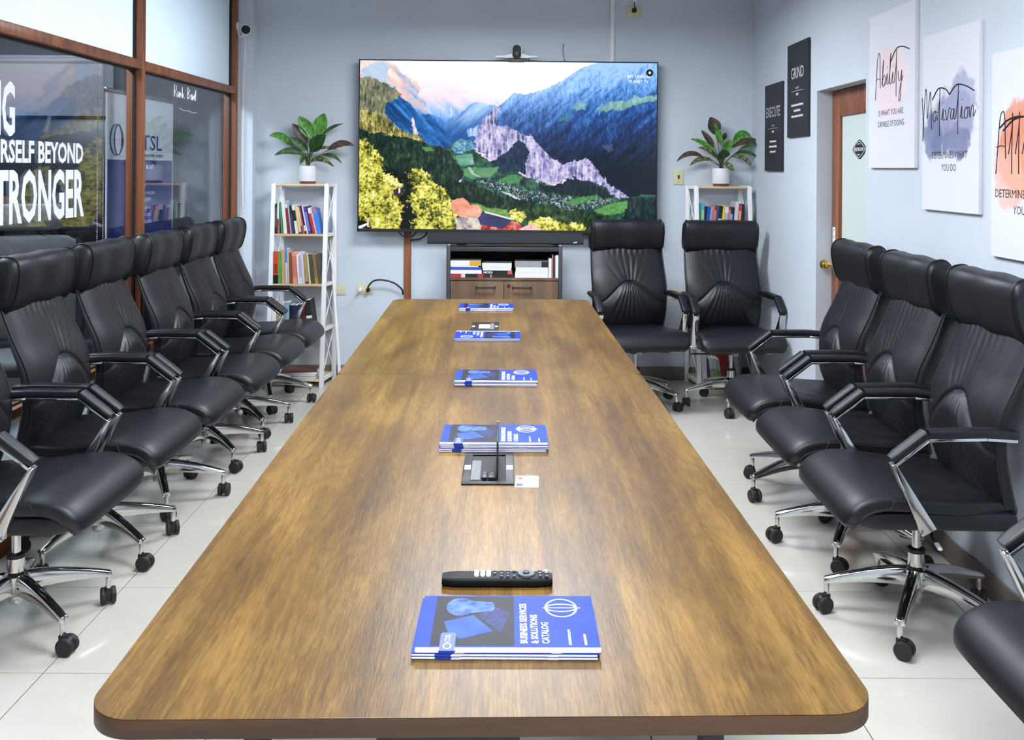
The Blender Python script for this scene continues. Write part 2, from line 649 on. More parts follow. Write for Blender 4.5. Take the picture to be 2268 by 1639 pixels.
struct(bb.build('baseboard_right', M_skirt, bevel=0.002), 'grey brown tile skirting along the right wall', 'baseboard')

# ------------------------------------------------------------------ lamps hung over the table
ZL = 2.64
for i, (ly, lab) in enumerate(((5.35, 'nearest the television'), (2.8, 'above the middle of the table'), (0.4, 'nearest the photographer'))):
    t = thing('ceiling_light', 'white suspended rectangular LED panel, the one ' + lab, 'ceiling light', (-0.03, ly, ZL), group='light panels hung over the table')
    f = MB()
    f.box(-0.63, 0.63, -0.33, -0.30, -0.02, 0).box(-0.63, 0.63, 0.30, 0.33, -0.02, 0)
    f.box(-0.63, -0.60, -0.30, 0.30, -0.02, 0).box(0.60, 0.63, -0.30, 0.30, -0.02, 0)
    f.build('frame', M_white, t)
    box('diffuser', M_lamp, (-0.60, 0.60, -0.30, 0.30, -0.012, -0.004), t)
    box('back_plate', M_white, (-0.63, 0.63, -0.33, 0.33, 0.0, 0.02), t)
    for sx_ in (-0.5, 0.5):
        for sy_ in (-0.25, 0.25):
            MB().cyl((sx_, sy_, 0.02), (sx_, sy_, ZC - ZL), 0.0015, n=6).build('suspension_wire', M_steel, t)

# ------------------------------------------------------------------ glass partition on the left
win = thing('window_1', 'brown framed glass partition with frosted upper panes', 'window', (0, 0, 0))
struct(win)
GXP = XL - 0.05                      # glass plane
FX0, FX1 = XL - 0.085, XL            # frame depth
posts = [6.90, 5.17, 3.42, 1.67, -0.08, -1.58]
for i, py in enumerate(posts):
    w = 0.05
    box('post' if i == 0 else 'mullion', M_frame_v, (FX0, FX1, py, py + w, 0.0, ZC), win, 0.003)
for i in range(len(posts) - 1):
    y1, y0 = posts[i], posts[i + 1] + 0.05
    box('transom', M_frame, (FX0, FX1 - 0.002, y0, y1, 2.055, 2.105), win, 0.003)
    box('head_rail', M_frame, (FX0, FX1 - 0.002, y0, y1, ZC - 0.05, ZC), win, 0.003)
    box('sill', M_frame, (FX0, FX1 - 0.002, y0, y1, 0.0, 0.075), win, 0.003)
    box('lower_rail', M_frame, (FX0, FX1 - 0.002, y0, y1, 0.52, 0.56), win, 0.003)
    box('frosted_pane', M_frost, (GXP - 0.003, GXP + 0.003, y0, y1, 2.105, ZC - 0.05), win)
    box('clear_pane', M_glass, (GXP - 0.003, GXP + 0.003, y0, y1, 0.56, 2.055), win)
    box('lower_frosted_pane', M_frost, (GXP - 0.003, GXP + 0.003, y0, y1, 0.075, 0.52), win)
    for (za, zb) in ((0.56, 2.055), (2.105, ZC - 0.05), (0.075, 0.52)):
        g = MB()
        for (a, b, c, d) in ((y0, y0 + 0.012, za, zb), (y1 - 0.012, y1, za, zb), (y0, y1, za, za + 0.008), (y0, y1, zb - 0.008, zb)):
            g.box(GXP + 0.003, GXP + 0.016, a, b, c, d)
        g.build('gasket', M_gasket, win)

# white vinyl lettering on the glass (rot: reads along +y, faces +x)
ROT_L = (PI / 2, 0, PI / 2)
let = thing('window_lettering', 'large white vinyl slogan lettering on the glass partition', 'lettering', (GXP + 0.0045, 0, 0))
def glass_text(s, y_right, z, h, width, bold):
    o = text('letters', s, h, M_vinyl, let, (0, y_right, z), ROT_L, bold=bold, align='RIGHT', width=width)
    return o
glass_text('NG', 3.955, 1.667, 0.205, 0.21, 0.03)
glass_text('URSELF BEYOND', 4.575, 1.553, 0.088, 0.81, 0.03)
glass_text('STRONGER', 4.575, 1.308, 0.208, 0.86, 0.03)
scr = MB()
random.seed(5)
def scribble(pts, z0, y0, k):
    scr.tube([(0, y0 + a * k, z0 + b * k) for a, b in pts], 0.0016, 5)
# white marker words near the top of the far pane
scribble([(0, 0), (.1, 1), (.6, .9), (.5, .55), (.1, .5), (.7, 0)], 1.955, 5.78, 0.075)
scribble([(.8, .5), (.9, 0), (1.2, .45), (1.3, 0), (1.5, .4), (1.8, .1), (1.9, .9), (1.9, 0), (2.2, .4), (2.0, .2), (2.4, 0)], 1.955, 5.78, 0.075)
scribble([(3.2, 0), (3.2, 1), (3.7, .8), (3.3, .5), (3.8, .3), (3.2, 0)], 1.955, 5.78, 0.075)
scribble([(3.9, .3), (4.2, .5), (4.1, 0), (4.5, .4), (4.4, 0), (4.9, .45), (4.8, 0), (5.2, .9), (5.2, 0)], 1.955, 5.78, 0.075)
scribble([(1.2, -.85), (2.4, -1.0), (3.6, -.95), (4.2, -1.05), (5.5, -1.0)], 1.955, 5.78, 0.075)
tag(scr.build('marker_scribble', M_vinyl, None, (GXP + 0.006, 0, 0)), 'white marker handwriting at the top of the far glass pane', 'handwriting')

# ------------------------------------------------------------------ office behind the glass
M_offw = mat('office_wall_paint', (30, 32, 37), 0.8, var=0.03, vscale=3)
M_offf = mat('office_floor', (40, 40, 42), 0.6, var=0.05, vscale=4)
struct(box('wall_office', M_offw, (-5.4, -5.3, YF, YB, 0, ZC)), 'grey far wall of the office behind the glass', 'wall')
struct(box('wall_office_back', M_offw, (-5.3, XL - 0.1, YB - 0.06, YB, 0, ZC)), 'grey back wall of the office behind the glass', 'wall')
of = thing('ceiling_light', 'rectangular ceiling panel of the office behind the glass', 'ceiling light', (-3.1, 4.6, ZC))
box('frame', M_white, (-0.33, 0.33, -1.63, 1.63, -0.005, 0), of)
box('diffuser', M_lamp2, (-0.30, 0.30, -1.60, 1.60, -0.012, -0.006), of)
# pale blind and dark board on the office's back wall
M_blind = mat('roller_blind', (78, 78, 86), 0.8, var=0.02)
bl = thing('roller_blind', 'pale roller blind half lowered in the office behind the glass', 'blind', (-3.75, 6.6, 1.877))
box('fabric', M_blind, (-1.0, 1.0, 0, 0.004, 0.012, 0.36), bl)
box('bottom_bar', M_blind, (-1.0, 1.0, -0.008, 0.012, 0, 0.012), bl)
MB().cyl((-1.02, 0.012, 0.385), (1.02, 0.012, 0.385), 0.03)  .build('roller', M_blind, bl, smooth=True)
db = thing('office_board', 'dark board standing under the pale blind behind the glass', 'board', (-3.75, 6.65, 0.0))
box('panel', mat('dark_board', (26, 30, 40), 0.35, var=0.1), (-0.98, 0.98, 0, 0.03, 1.1, 1.86), db, 0.004)
fr = MB()
fr.box(-0.99, -0.95, 0.0, 0.04, 0, 1.86).box(0.95, 0.99, 0.0, 0.04, 0, 1.86).box(-0.99, 0.99, 0, 0.04, 0.3, 0.34)
fr.box(-0.99, -0.95, -0.25, 0.25, 0, 0.03).box(0.95, 0.99, -0.25, 0.25, 0, 0.03)
fr.build('stand', M_darkmetal, db, bevel=0.003)
# bead chain of a blind hanging by the partition
for k, (cy, lab) in enumerate(((4.88, 'nearer'), (4.95, 'farther'))):
    b = MB()
    for q in range(120):
        b.lathe([(0.0005, -0.004), (0.003, -0.002), (0.003, 0.002), (0.0005, 0.004)], 6, (GXP - 0.06, cy, 1.92 - q * 0.0095))
    b.tube([(GXP - 0.06, cy, 2.05), (GXP - 0.06, cy, 0.79)], 0.0008, 4)
    tag(b.build('blind_chain', M_steel), 'white bead chain hanging behind the glass, the %s of two' % lab, 'blind chain', 'bead chains behind the glass')

# roll-up banner behind the partition
M_bblue = mat('banner_blue', (22, 40, 118), 0.5, var=0.12, vscale=6)
M_bnavy = mat('banner_navy', (34, 52, 120), 0.5)
M_bwhite = mat('banner_white', (216, 220, 222), 0.5)
ban = thing('roll_up_banner', 'white and blue roll up banner standing behind the glass', 'banner', (-2.17, 5.12, 0), (0, 0, PI / 2))
# local x runs into the picture, -y faces the room
box('panel', M_bwhite, (0, 1.0, 0, 0.002, 0.08, 1.93), ban)
box('blue_panel', M_bblue, (0.02, 0.985, -0.001, 0, 0.10, 1.572), ban)
box('top_bar', M_steel, (-0.005, 1.005, -0.006, 0.01, 1.93, 1.955), ban, 0.003)
box('base', M_steel, (-0.01, 1.01, -0.06, 0.08, 0, 0.08), ban, 0.01)
MB().cyl((0.5, 0.02, 0.08), (0.5, 0.02, 1.94), 0.008).build('pole', M_steel, ban, smooth=True)
text('letters', 'CTSL', 0.088, M_bnavy, ban, (0.805, -0.0018, 1.632), bold=0.008, align='RIGHT', width=0.46)
ring = MB()
for (cx, rx, rz) in ((0.13, 0.085, 0.085), (0.15, 0.05, 0.085)):
    ring.tube([(cx + rx * math.cos(a * PI / 12), -0.0015, 1.68 + rz * math.sin(a * PI / 12)) for a in range(24)], 0.007, 5, True, 0.15)
ring.build('logo', M_bnavy, ban)
text('letters', 'perate. respond. engage.', 0.022, M_bnavy, ban, (0.84, -0.0018, 1.593), align='RIGHT', width=0.44)
text('letters', 'MENT & IoT', 0.026, M_vinyl, ban, (0.40, -0.0022, 1.522), align='LEFT', bold=0.012, width=0.27)
for k, (s, w) in enumerate((('ces', .075), ('pment', .15), ('re Services', .29), ('ity & IAM', .22), ('Solutions', .22), ('Services', .22), ('l Services', .24), ('ns', .07))):
    text('letters', s, 0.026, M_vinyl, ban, (0.40, -0.0022, 1.455 - 0.042 * k), align='LEFT', width=w)

# grey office chair beyond the glass
M_greyf = mat('grey_fabric', (78, 79, 82), 0.85, var=0.08, bump=0.2)
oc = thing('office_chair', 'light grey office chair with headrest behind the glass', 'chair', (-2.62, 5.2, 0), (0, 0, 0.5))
def pillow(name, w, h, d, c, parent, m):
    b = MB()
    rings = []
    for i in range(13):
        t = -1 + 2 * i / 12
        s = max(0.05, (1 - abs(t) ** 5)) ** 0.4
        rings.append(sring((c[0] + t * w / 2, c[1], c[2]), (0, 1, 0), (0, 0, 1), d / 2 * s, h / 2 * (0.85 + 0.15 * s), 24, 3.5))
    return b.loft(rings).build(name, m, parent, smooth=True, ang=60)
pillow('backrest', 0.5, 0.58, 0.07, (0, 0.2, 0.86), oc, M_greyf)
pillow('headrest', 0.34, 0.15, 0.06, (0, 0.2, 1.25), oc, M_greyf)
pillow('seat', 0.5, 0.09, 0.48, (0, -0.03, 0.5), oc, M_greyf)
MB().cyl((0, 0, 0.1), (0, 0, 0.47), 0.025).build('gas_cylinder', M_black, oc, smooth=True)
MB().cyl((0, 0.22, 1.1), (0, 0.22, 1.22), 0.015).build('headrest_stem', M_black, oc, smooth=True)
for k in range(5):
    a = 2 * PI * k / 5
    MB().tube([(0, 0, 0.11), (0.3 * math.cos(a), 0.3 * math.sin(a), 0.07)], [0.025, 0.015], 8).lathe(
        [(0.01, -0.02), (0.03, -0.018), (0.03, 0.018), (0.01, 0.02)], 14, (0.3 * math.cos(a), 0.3 * math.sin(a), 0.031), 'X').build('base_leg', M_black, oc, smooth=True)
for s in (-1, 1):
    MB().tube([(s * .27, 0.1, 0.5), (s * .29, 0.05, 0.7), (s * .29, -0.15, 0.72)], 0.016, 8).build('armrest', M_black, oc, smooth=True)
# ------------------------------------------------------------------ door on the right (faces -x)
M_door_h = M_frame
door = thing('door_1', 'brown wooden door with frosted glass panel in the right wall', 'door', (1.806, 0, 0))
struct(door)
dw = DY1 - DY0
D0, D1 = DY0 + 0.004, DY1 - 0.004
st = 0.115
box('stile', M_frame_v, (0, 0.04, D1 - st, D1, 0.01, DZ - 0.004), door, 0.004)
box('stile', M_frame_v, (0, 0.04, D0, D0 + st, 0.01, DZ - 0.004), door, 0.004)
box('top_rail', M_frame, (0.001, 0.039, D0 + st, D1 - st, DZ - 0.135, DZ - 0.004), door, 0.003)
box('bottom_rail', M_frame, (0.001, 0.039, D0 + st, D1 - st, 0.01, 0.22), door, 0.003)
box('lock_rail', M_frame, (0.001, 0.039, D0 + st, D1 - st, 0.72, 0.86), door, 0.003)
box('lower_panel', M_frame_v, (0.012, 0.03, D0 + st, D1 - st, 0.22, 0.72), door, 0.002)
box('glass_panel', M_doorglass, (0.016, 0.024, D0 + st, D1 - st, 0.86, DZ - 0.135), door)
gb = MB()
for (a, b, c, d) in ((D0 + st, D0 + st + .014, .86, DZ - .135), (D1 - st - .014, D1 - st, .86, DZ - .135), (D0 + st, D1 - st, .86, .874), (D0 + st, D1 - st, DZ - .149, DZ - .135)):
    gb.box(0.002, 0.016, a, b, c, d)
gb.build('glazing_bead', M_frame_v, door, bevel=0.002)
kn = MB()
kn.lathe([(0.004, 0), (0.03, 0.0), (0.031, -0.006), (0.026, -0.012), (0.012, -0.016), (0.011, -0.035), (0.02, -0.042), (0.027, -0.052), (0.028, -0.062), (0.024, -0.074), (0.012, -0.081), (0.001, -0.082)], 28, (0, D1 - 0.06, 1.005), 'X')
kn.build('door_knob', M_gold, door, smooth=True)
box('strike_plate', M_gold, (-0.002, 0.0, D1 - 0.075, D1 - 0.045, 0.95, 1.06), door, 0.001)
ROT_R = (PI / 2, 0, -PI / 2)
ps = thing('push_sticker', 'white vertical PUSH sticker on the door stile', 'sticker', (1.8055, D1 - 0.05, 1.14), (0, 0, -PI / 2))
box('plate', M_vinyl, (-0.022, 0.022, -0.002, 0, -0.075, 0.075), ps)
for k, ch in enumerate('PUSH'):
    text('letter', ch, 0.02, M_ink, ps, (0, -0.0026, 0.045 - 0.034 * k), rot=(PI / 2, 0, 0), bold=0.02)
rs = thing('restroom_sign', 'black ornate RESTROOM sign with white border on the door glass', 'sign', (1.8205, 5.13, 1.65), (0, 0, -PI / 2))
def badge(k):
    pts = []
    for i in range(48):
        a = 2 * PI * i / 48
        r = 1.0 + 0.10 * math.cos(4 * a) + 0.03 * math.cos(8 * a)
        pts.append((0.088 * k * r * math.cos(a), 0.045 * k * r * math.sin(a)))
    return pts
MB().prism(badge(1.0), -0.003, 0).build('plate', M_ink, rs)
MB().prism(badge(0.88), -0.0036, -0.003).build('border', M_vinyl, rs)
MB().prism(badge(0.82), -0.0042, -0.0036).build('field', M_ink, rs)
text('letters', 'RESTROOM', 0.018, M_vinyl, rs, (0, -0.0048, -0.009), bold=0.02, width=0.135)
orn = MB()
for s in (-1, 1):
    orn.tube([(-0.02, -0.0046, s * .026), (-0.01, -0.0046, s * .031), (0, -0.0046, s * .026), (0.01, -0.0046, s * .031), (0.02, -0.0046, s * .026)], 0.0016, 5)
orn.build('ornament', M_vinyl, rs)

# ------------------------------------------------------------------ canvases on the right wall
def canvas(label, y_far, y_near, z0, z1, face, edge):
    t = thing('wall_canvas', label, 'canvas', (XR - 0.016, (y_far + y_near) / 2, (z0 + z1) / 2), (0, 0, -PI / 2), 'canvases on the right wall')
    w, h = y_far - y_near, z1 - z0
    box('stretcher', edge, (-w / 2, w / 2, 0.001, 0.016, -h / 2, h / 2), t, 0.002)
    box('print', face, (-w / 2 + 0.001, w / 2 - 0.001, -0.0005, 0.0012, -h / 2 + 0.001, h / 2 - 0.001), t)
    return t, w, h
M_cedge = mat('canvas_edge', (222, 224, 230), 0.8, var=0.02, bump=0.1)
M_cblack = mat('canvas_black', (38, 38, 44), 0.6, var=0.08, bump=0.1)

# monoline handwriting: letters as strokes, (x, z) in units of x-height, then advance
HW = {
    'A': ([[(0.0, -1.2), (.15, .3), (.35, 2.4), (.6, 3.0), (.8, 2.6), (.85, 1.0), (.9, -.2)], [(.05, .6), (.5, .7), (.9, .6)]], 1.15),
    'M': ([[(-.1, 2.2), (.05, .6), (.05, -1.6), (.2, .8), (.45, 2.9), (.62, 2.0), (.7, .3), (.95, 1.8), (1.15, 2.6), (1.25, 1.0), (1.35, -.6)]], 1.5),
    'b': ([[(0, .1), (.25, 1.6), (.3, 2.3), (.15, 1.4), (.15, 0), (.5, .1), (.6, .7), (.35, .9), (.2, .5)], [(.3, .05), (.7, .1)]], .72),
    'i': ([[(0, .1), (.22, 1), (.22, .1), (.5, .1)], [(.24, 1.5), (.26, 1.58)]], .48),
    'l': ([[(0, .1), (.3, 1.8), (.35, 2.7), (.22, 1.8), (.2, .1), (.5, .1)]], .48),
    't': ([[(0, .1), (.3, 1.8), (.35, 2.8), (.3, .4), (.3, -1.2)]], .6),
    'y': ([[(0, 1.0), (.1, .2), (.4, .2), (.6, 1.0), (.5, -.4), (.35, -1.5), (.15, -1.5), (.35, -.4), (.8, .5)]], .85),
    'o': ([[(.3, .9), (.05, .6), (.1, .05), (.4, .1), (.5, .6), (.3, .9), (.7, .75)]], .68),
    'v': ([[(0, .9), (.2, .1), (.3, .1), (.55, 1.0), (.75, .9)]], .7),
    'a': ([[(.5, .9), (.15, .8), (.05, .2), (.3, .1), (.52, .9), (.52, .1), (.75, .15)]], .72),
    'n': ([[(0, .9), (.08, .05), (.3, .95), (.48, .8), (.5, .1), (.8, .6)]], .8),
    'u': ([[(0, .9), (.05, .15), (.3, .15), (.5, .9), (.52, .1), (.75, .2)]], .74),
    'd': ([[(.5, .8), (.1, .7), (.1, .1), (.45, .2), (.65, 2.3), (.55, .1), (.8, .1)]], .76),
    'e': ([[(0, .4), (.45, .6), (.35, .95), (.08, .7), (.12, .1), (.6, .25)]], .62),
}
def handwriting(name, word, parent, x0, z0, width, xh, r, bars=()):
    total = sum(HW[c][1] for c in word)
    k = width / total
    b = MB()
    x = x0
    for c in word:
        for st_ in HW[c][0]:
            pts = crom([(x + p[0] * k, -0.0012, z0 + p[1] * xh) for p in st_], 8 * (len(st_) - 1))
            b.tube(pts, r, 5, flat=1.0)
        x += HW[c][1] * k
    for bar in bars:
        b.tube(crom([(x0 + p[0] * width, -0.0014, z0 + p[1] * xh) for p in bar], 16), r * 1.7, 5)
    return b.build(name, M_ink, parent)

c1, w1, h1 = canvas('white canvas with pale pink wash and handwritten Ability', 4.675, 4.14, 1.55, 2.275,
                    blot_canvas('canvas_ability', ((-0.01, 0.02, 0.19, 0.17, (240, 218, 222), 0.75), (-0.09, 0.10, 0.08, 0.12, (240, 218, 222), 0.7), (0.10, 0.06, 0.11, 0.13, (244, 226, 226), 0.6))), M_cedge)
handwriting('handwriting', 'Ability', c1, -0.185, 0.02, 0.33, 0.052, 0.0016, [((.58, 2.0), (.75, 2.9), (.95, 3.0), (1.2, 2.6))])
text('caption', 'IS WHAT YOU ARE', 0.026, M_ink, c1, (0.0, -0.001, -0.12), width=0.29)
text('caption', 'CAPABLE OF DOING', 0.026, M_ink, c1, (0.0, -0.001, -0.172), width=0.31)
c2, w2, h2 = canvas('white canvas with slate blue wash and handwritten Motivation', 4.06, 3.563, 1.378, 2.098,
                    blot_canvas('canvas_motivation', ((0.02, 0.00, 0.20, 0.13, (142, 146, 178), 0.8), (0.12, 0.07, 0.12, 0.12, (162, 166, 196), 0.75), (-0.15, -0.06, 0.10, 0.10, (118, 128, 160), 0.9), (0.06, -0.08, 0.13, 0.07, (128, 134, 166), 0.85)), 0.06), M_cedge)
handwriting('handwriting', 'Motivation', c2, -0.245, 0.0, 0.47, 0.048, 0.0016, [((.2, 1.9), (.32, 2.75), (.46, 2.6), (.53, 2.1)), ((.53, 2.1), (.66, 2.8), (.82, 2.6), (.97, 2.1))])
text('caption', 'DETERMINES WHAT', 0.028, M_ink, c2, (0.0, -0.001, -0.15), width=0.31)
text('caption', 'YOU DO', 0.028, M_ink, c2, (0.0, -0.001, -0.20), width=0.13)
c3, w3, h3 = canvas('white canvas with terracotta wash and handwritten Attitude', 3.47, 2.97, 1.236, 1.958,
                    blot_canvas('canvas_attitude', ((-0.03, 0.0, 0.20, 0.14, (226, 150, 120), 0.85), (-0.07, 0.07, 0.12, 0.13, (222, 140, 110), 0.85), (-0.12, -0.08, 0.12, 0.12, (236, 180, 160), 0.7), (0.08, 0.02, 0.14, 0.12, (228, 160, 130), 0.8)), 0.06), M_cedge)
handwriting('handwriting', 'Attitude', c3, -0.215, -0.005, 0.42, 0.052, 0.0018, [((.06, 1.9), (.2, 2.4), (.4, 2.55), (.62, 2.2)), ((.12, 1.7), (.3, 2.4), (.5, 2.5), (.7, 2.2))])
text('caption', 'DETERMINES HOW WELL', 0.029, M_ink, c3, (0.0, -0.001, -0.15), width=0.44)
text('caption', 'YOU DO IT', 0.029, M_ink, c3, (0.0, -0.001, -0.205), width=0.19)
M_offwhite = mat('print_white', (220, 220, 224), 0.6)
for (lab, word, yf, yn, z0, z1, dz, lines) in (
        ('black canvas reading EXECUTE, lower of the two black ones', 'EXECUTE', 6.636, 6.215, 1.53, 2.11, 0.09, (0.16, 0.19, 0.15)),
        ('black canvas reading GRIND, higher of the two black ones', 'GRIND', 6.09, 5.66, 1.74, 2.315, 0.095, (0.25, 0.14, 0.24))):
    t, w, h = canvas(lab, yf, yn, z0, z1, M_cblack, M_cblack)
    text('title', word, 0.068, M_offwhite, t, (0, -0.001, 0.07), width=0.34 if word == 'EXECUTE' else 0.26)
    text('caption', 'verb', 0.016, M_offwhite, t, (0, -0.001, 0.005), width=0.07)
    box('rule', M_offwhite, (-0.12, 0.12, -0.0012, -0.0004, -0.0085, -0.0065), t)
    b = MB()
    rnd = random.Random(3)
    b.box(-0.022, 0.022, -0.0012, -0.0004, -0.035, -0.022)
    for k, lw in enumerate(lines):
        x = -lw / 2
        while x < lw / 2 - 0.006:          # rows of tiny unreadable print
            ww = min(rnd.uniform(0.006, 0.012), lw / 2 - x)
            b.box(x, x + ww, -0.0012, -0.0004, -0.10 - 0.034 * k, -0.10 - 0.034 * k + rnd.uniform(0.011, 0.014))
            x += ww + 0.0025
    b.build('small_print', M_offwhite, t)['kind'] = 'stuff'

# ------------------------------------------------------------------ fixtures on the back wall
def plate(name, label, x, z, w, h, extra=None):
    t = thing(name, label, 'wall plate', (x, YB, z))
    box('plate', M_plate, (-w / 2, w / 2, -0.008, 0, -h / 2, h / 2), t, 0.003)
    return t
def wx(px, y=YB):
    return (px - VPX) * y / FPX
def wz(py, px=VPX, y=YB):
    return CAMH - (py - (VPY + 0.006 * (px - VPX))) * y / FPX
p1_ = plate('wall_outlet', 'ivory blank wall plate right of the left bookcase', wx(749), wz(642, 749), 0.115, 0.07)
for s in (-1, 1):
    MB().cyl((s * 0.03, -0.0085, 0), (s * 0.03, -0.0075, 0), 0.003, n=8).build('screw', M_steel, p1_)
p2_ = plate('wall_outlet', 'ivory double socket with black and white plugs beside the brown trunking', wx(809), wz(641, 809), 0.115, 0.07)
for s in (-1, 1):
    MB().cyl((s * 0.027, -0.012, 0), (s * 0.027, -0.007, 0), 0.017).build('socket', M_plate, p2_, smooth=True)
p3_ = plate('hdmi_plate', 'ivory HDMI wall plate left of the right plant', wx(1503), wz(392, 1503), 0.072, 0.112)
box('port', M_gasket, (-0.007, 0.007, -0.012, -0.007, -0.014, 0.014), p3_, 0.002)
for s in (-1, 1):
    MB().cyl((0, -0.0085, s * 0.035), (0, -0.0075, s * 0.035), 0.003, n=8).build('screw', M_steel, p3_)
p4_ = plate('wall_outlet', 'ivory wall plate between the two chairs below the television', wx(1506), wz(652, 1506), 0.115, 0.07)
p5_ = plate('wall_outlet', 'ivory socket high above the television with black plug', wx(1402), wz(26, 1402), 0.115, 0.072)
MB().cyl((0, -0.012, 0), (0, -0.007, 0), 0.018).build('socket', M_plate, p5_, smooth=True)
pl = thing('power_plug', 'round black plug in the socket high above the television', 'plug', (wx(1402), YB - 0.013, wz(24, 1402)))
MB().lathe([(0.001, 0.0), (0.018, 0.0), (0.019, -0.02), (0.012, -0.032), (0.001, -0.034)], 18, axis='Y').build('body', M_black, pl, smooth=True)
MB().tube(crom([(0, -0.03, 0.0), (0.002, -0.035, 0.02), (0.0, -0.02, 0.045), (0, -0.006, 0.06)], 12), 0.004, 8).build('cord', M_black, pl, smooth=True)
for (nm, lab, x, z0, z1, w, m) in (
        ('trim_1', 'white cable trunking running down to the top of the television', wx(1354), 2.25, ZC, 0.028, M_white),
        ('trim_2', 'short white cable trunking above the high socket', wx(1403.5), wz(15, 1403), ZC, 0.026, M_white),
        ('trim_3', 'brown wood cable trunking from the television down to the floor', wx(904), 0.095, 1.25, 0.05, M_frame_v)):
    struct(box(nm, m, (x - w / 2, x + w / 2, YB - 0.018, YB, z0, z1), bevel=0.002), lab, 'trunking')
struct(box('trim_4', M_wall, (wx(913), wx(916), YB - 0.012, YB, 0.095, 1.1)), 'thin pale strip beside the brown trunking', 'trunking')
# plugs and cords at the double socket
ox, oz = wx(809), wz(641, 809)
bp = thing('power_plug', 'black plug with thick black cord arching to the brown trunking', 'plug', (ox + 0.03, YB - 0.012, oz))
MB().lathe([(0.001, 0), (0.015, 0), (0.017, -0.02), (0.012, -0.035), (0.001, -0.04)], 16, axis='Y').build('body', M_black, bp, smooth=True)
MB().tube(crom([(0, -0.03, 0.0), (0.01, -0.05, 0.035), (0.05, -0.06, 0.072), (0.11, -0.05, 0.077), (0.19, -0.04, 0.055), (0.245, -0.03, 0.01), (0.255, -0.02, -0.03)], 40), 0.0065, 8).build('cord', M_black, bp, smooth=True)
wp = thing('power_plug', 'white plug with thin white cord drooping left behind the bookcase', 'plug', (ox - 0.027, YB - 0.012, oz))
MB().lathe([(0.001, 0), (0.016, 0), (0.017, -0.02), (0.011, -0.035), (0.001, -0.038)], 16, axis='Y').build('body', M_white, wp, smooth=True)
MB().tube(crom([(0, -0.03, 0.0), (-0.03, -0.04, -0.03), (-0.07, -0.03, -0.09), (-0.15, -0.02, -0.125), (-0.25, -0.015, -0.14), (-0.32, -0.012, -0.15)], 40), 0.0025, 6).build('cord', M_white, wp, smooth=True)
# nail with a wire, corner sensor, security camera
nl = thing('wall_wire', 'grey wire hanging from a nail above the television', 'wire', (wx(1246), YB - 0.002, wz(100, 1246)))
MB().cyl((0, 0, 0), (0, -0.012, 0), 0.004, n=10).build('nail', M_black, nl)
MB().tube(crom([(0, -0.006, -0.002), (-0.003, -0.004, -0.05), (0.004, -0.004, -0.09), (0.016, -0.004, -0.13)], 16), 0.002, 6).build('wire', M_darkmetal, nl)
sn = thing('corner_sensor', 'small white sensor box in the back right corner', 'sensor', (wx(1673), YB - 0.06, wz(384, 1673)))
box('body', M_white, (-0.022, 0.022, 0, 0.06, -0.02, 0.02), sn, 0.006)
MB().cyl((-0.004, -0.002, 0.012), (-0.004, 0.001, 0.012), 0.005, n=12).build('lens', M_black, sn)
struct(box('trim_5', M_white, (wx(1666.5), wx(1671), YB - 0.008, YB, wz(380, 1668), ZC)), 'thin white cable strip in the right back corner', 'trunking')
sc = thing('security_camera', 'white round security camera with black face by the partition', 'camera', (-1.965, 6.93, 2.50))
MB().lathe([(0.001, 0), (0.034, 0.0), (0.034, 0.006), (0.02, 0.012), (0.001, 0.012)], 20, (-0.035, 0, 0.04), 'X').build('mount', M_white, sc, smooth=True)
MB().tube(crom([(-0.03, -0.005, 0.03), (-0.02, -0.02, -0.02), (0.0, -0.04, -0.035), (0.03, -0.06, -0.03)], 14), 0.008, 8).build('arm', M_white, sc, smooth=True)
hd = MB().lathe([(0.001, 0.028), (0.02, 0.026), (0.033, 0.012), (0.036, -0.01), (0.036, -0.028), (0.033, -0.032), (0.031, -0.028), (0.001, -0.028)], 24, axis='Y')
hd = hd.build('head', M_white, sc, (0.045, -0.07, 0.0), (-0.15, 0, 0.25), smooth=True)
MB().lathe([(0.001, -0.03), (0.031, -0.03), (0.031, -0.027), (0.001, -0.027)], 24, axis='Y').build('face', M_gasket, hd)
MB().tube(crom([(0.03, -0.06, -0.03), (0.028, -0.02, -0.12), (0.01, 0.0, -0.4), (0.006, 0.0, -0.9), (0.01, 0.01, -1.25)], 30), 0.003, 6).build('cord', M_white, sc, smooth=True)

# white pole leaning on the back wall beside the left bookcase
lp = MB()
lp.tube([(wx(756, 6.88), 6.88, 0.005), (wx(733, 7.05), 7.05, 1.03)], 0.012, 10)
tag(lp.build('leaning_pole', M_white, smooth=True), 'slim white pole leaning on the wall beside the left bookcase', 'pole')

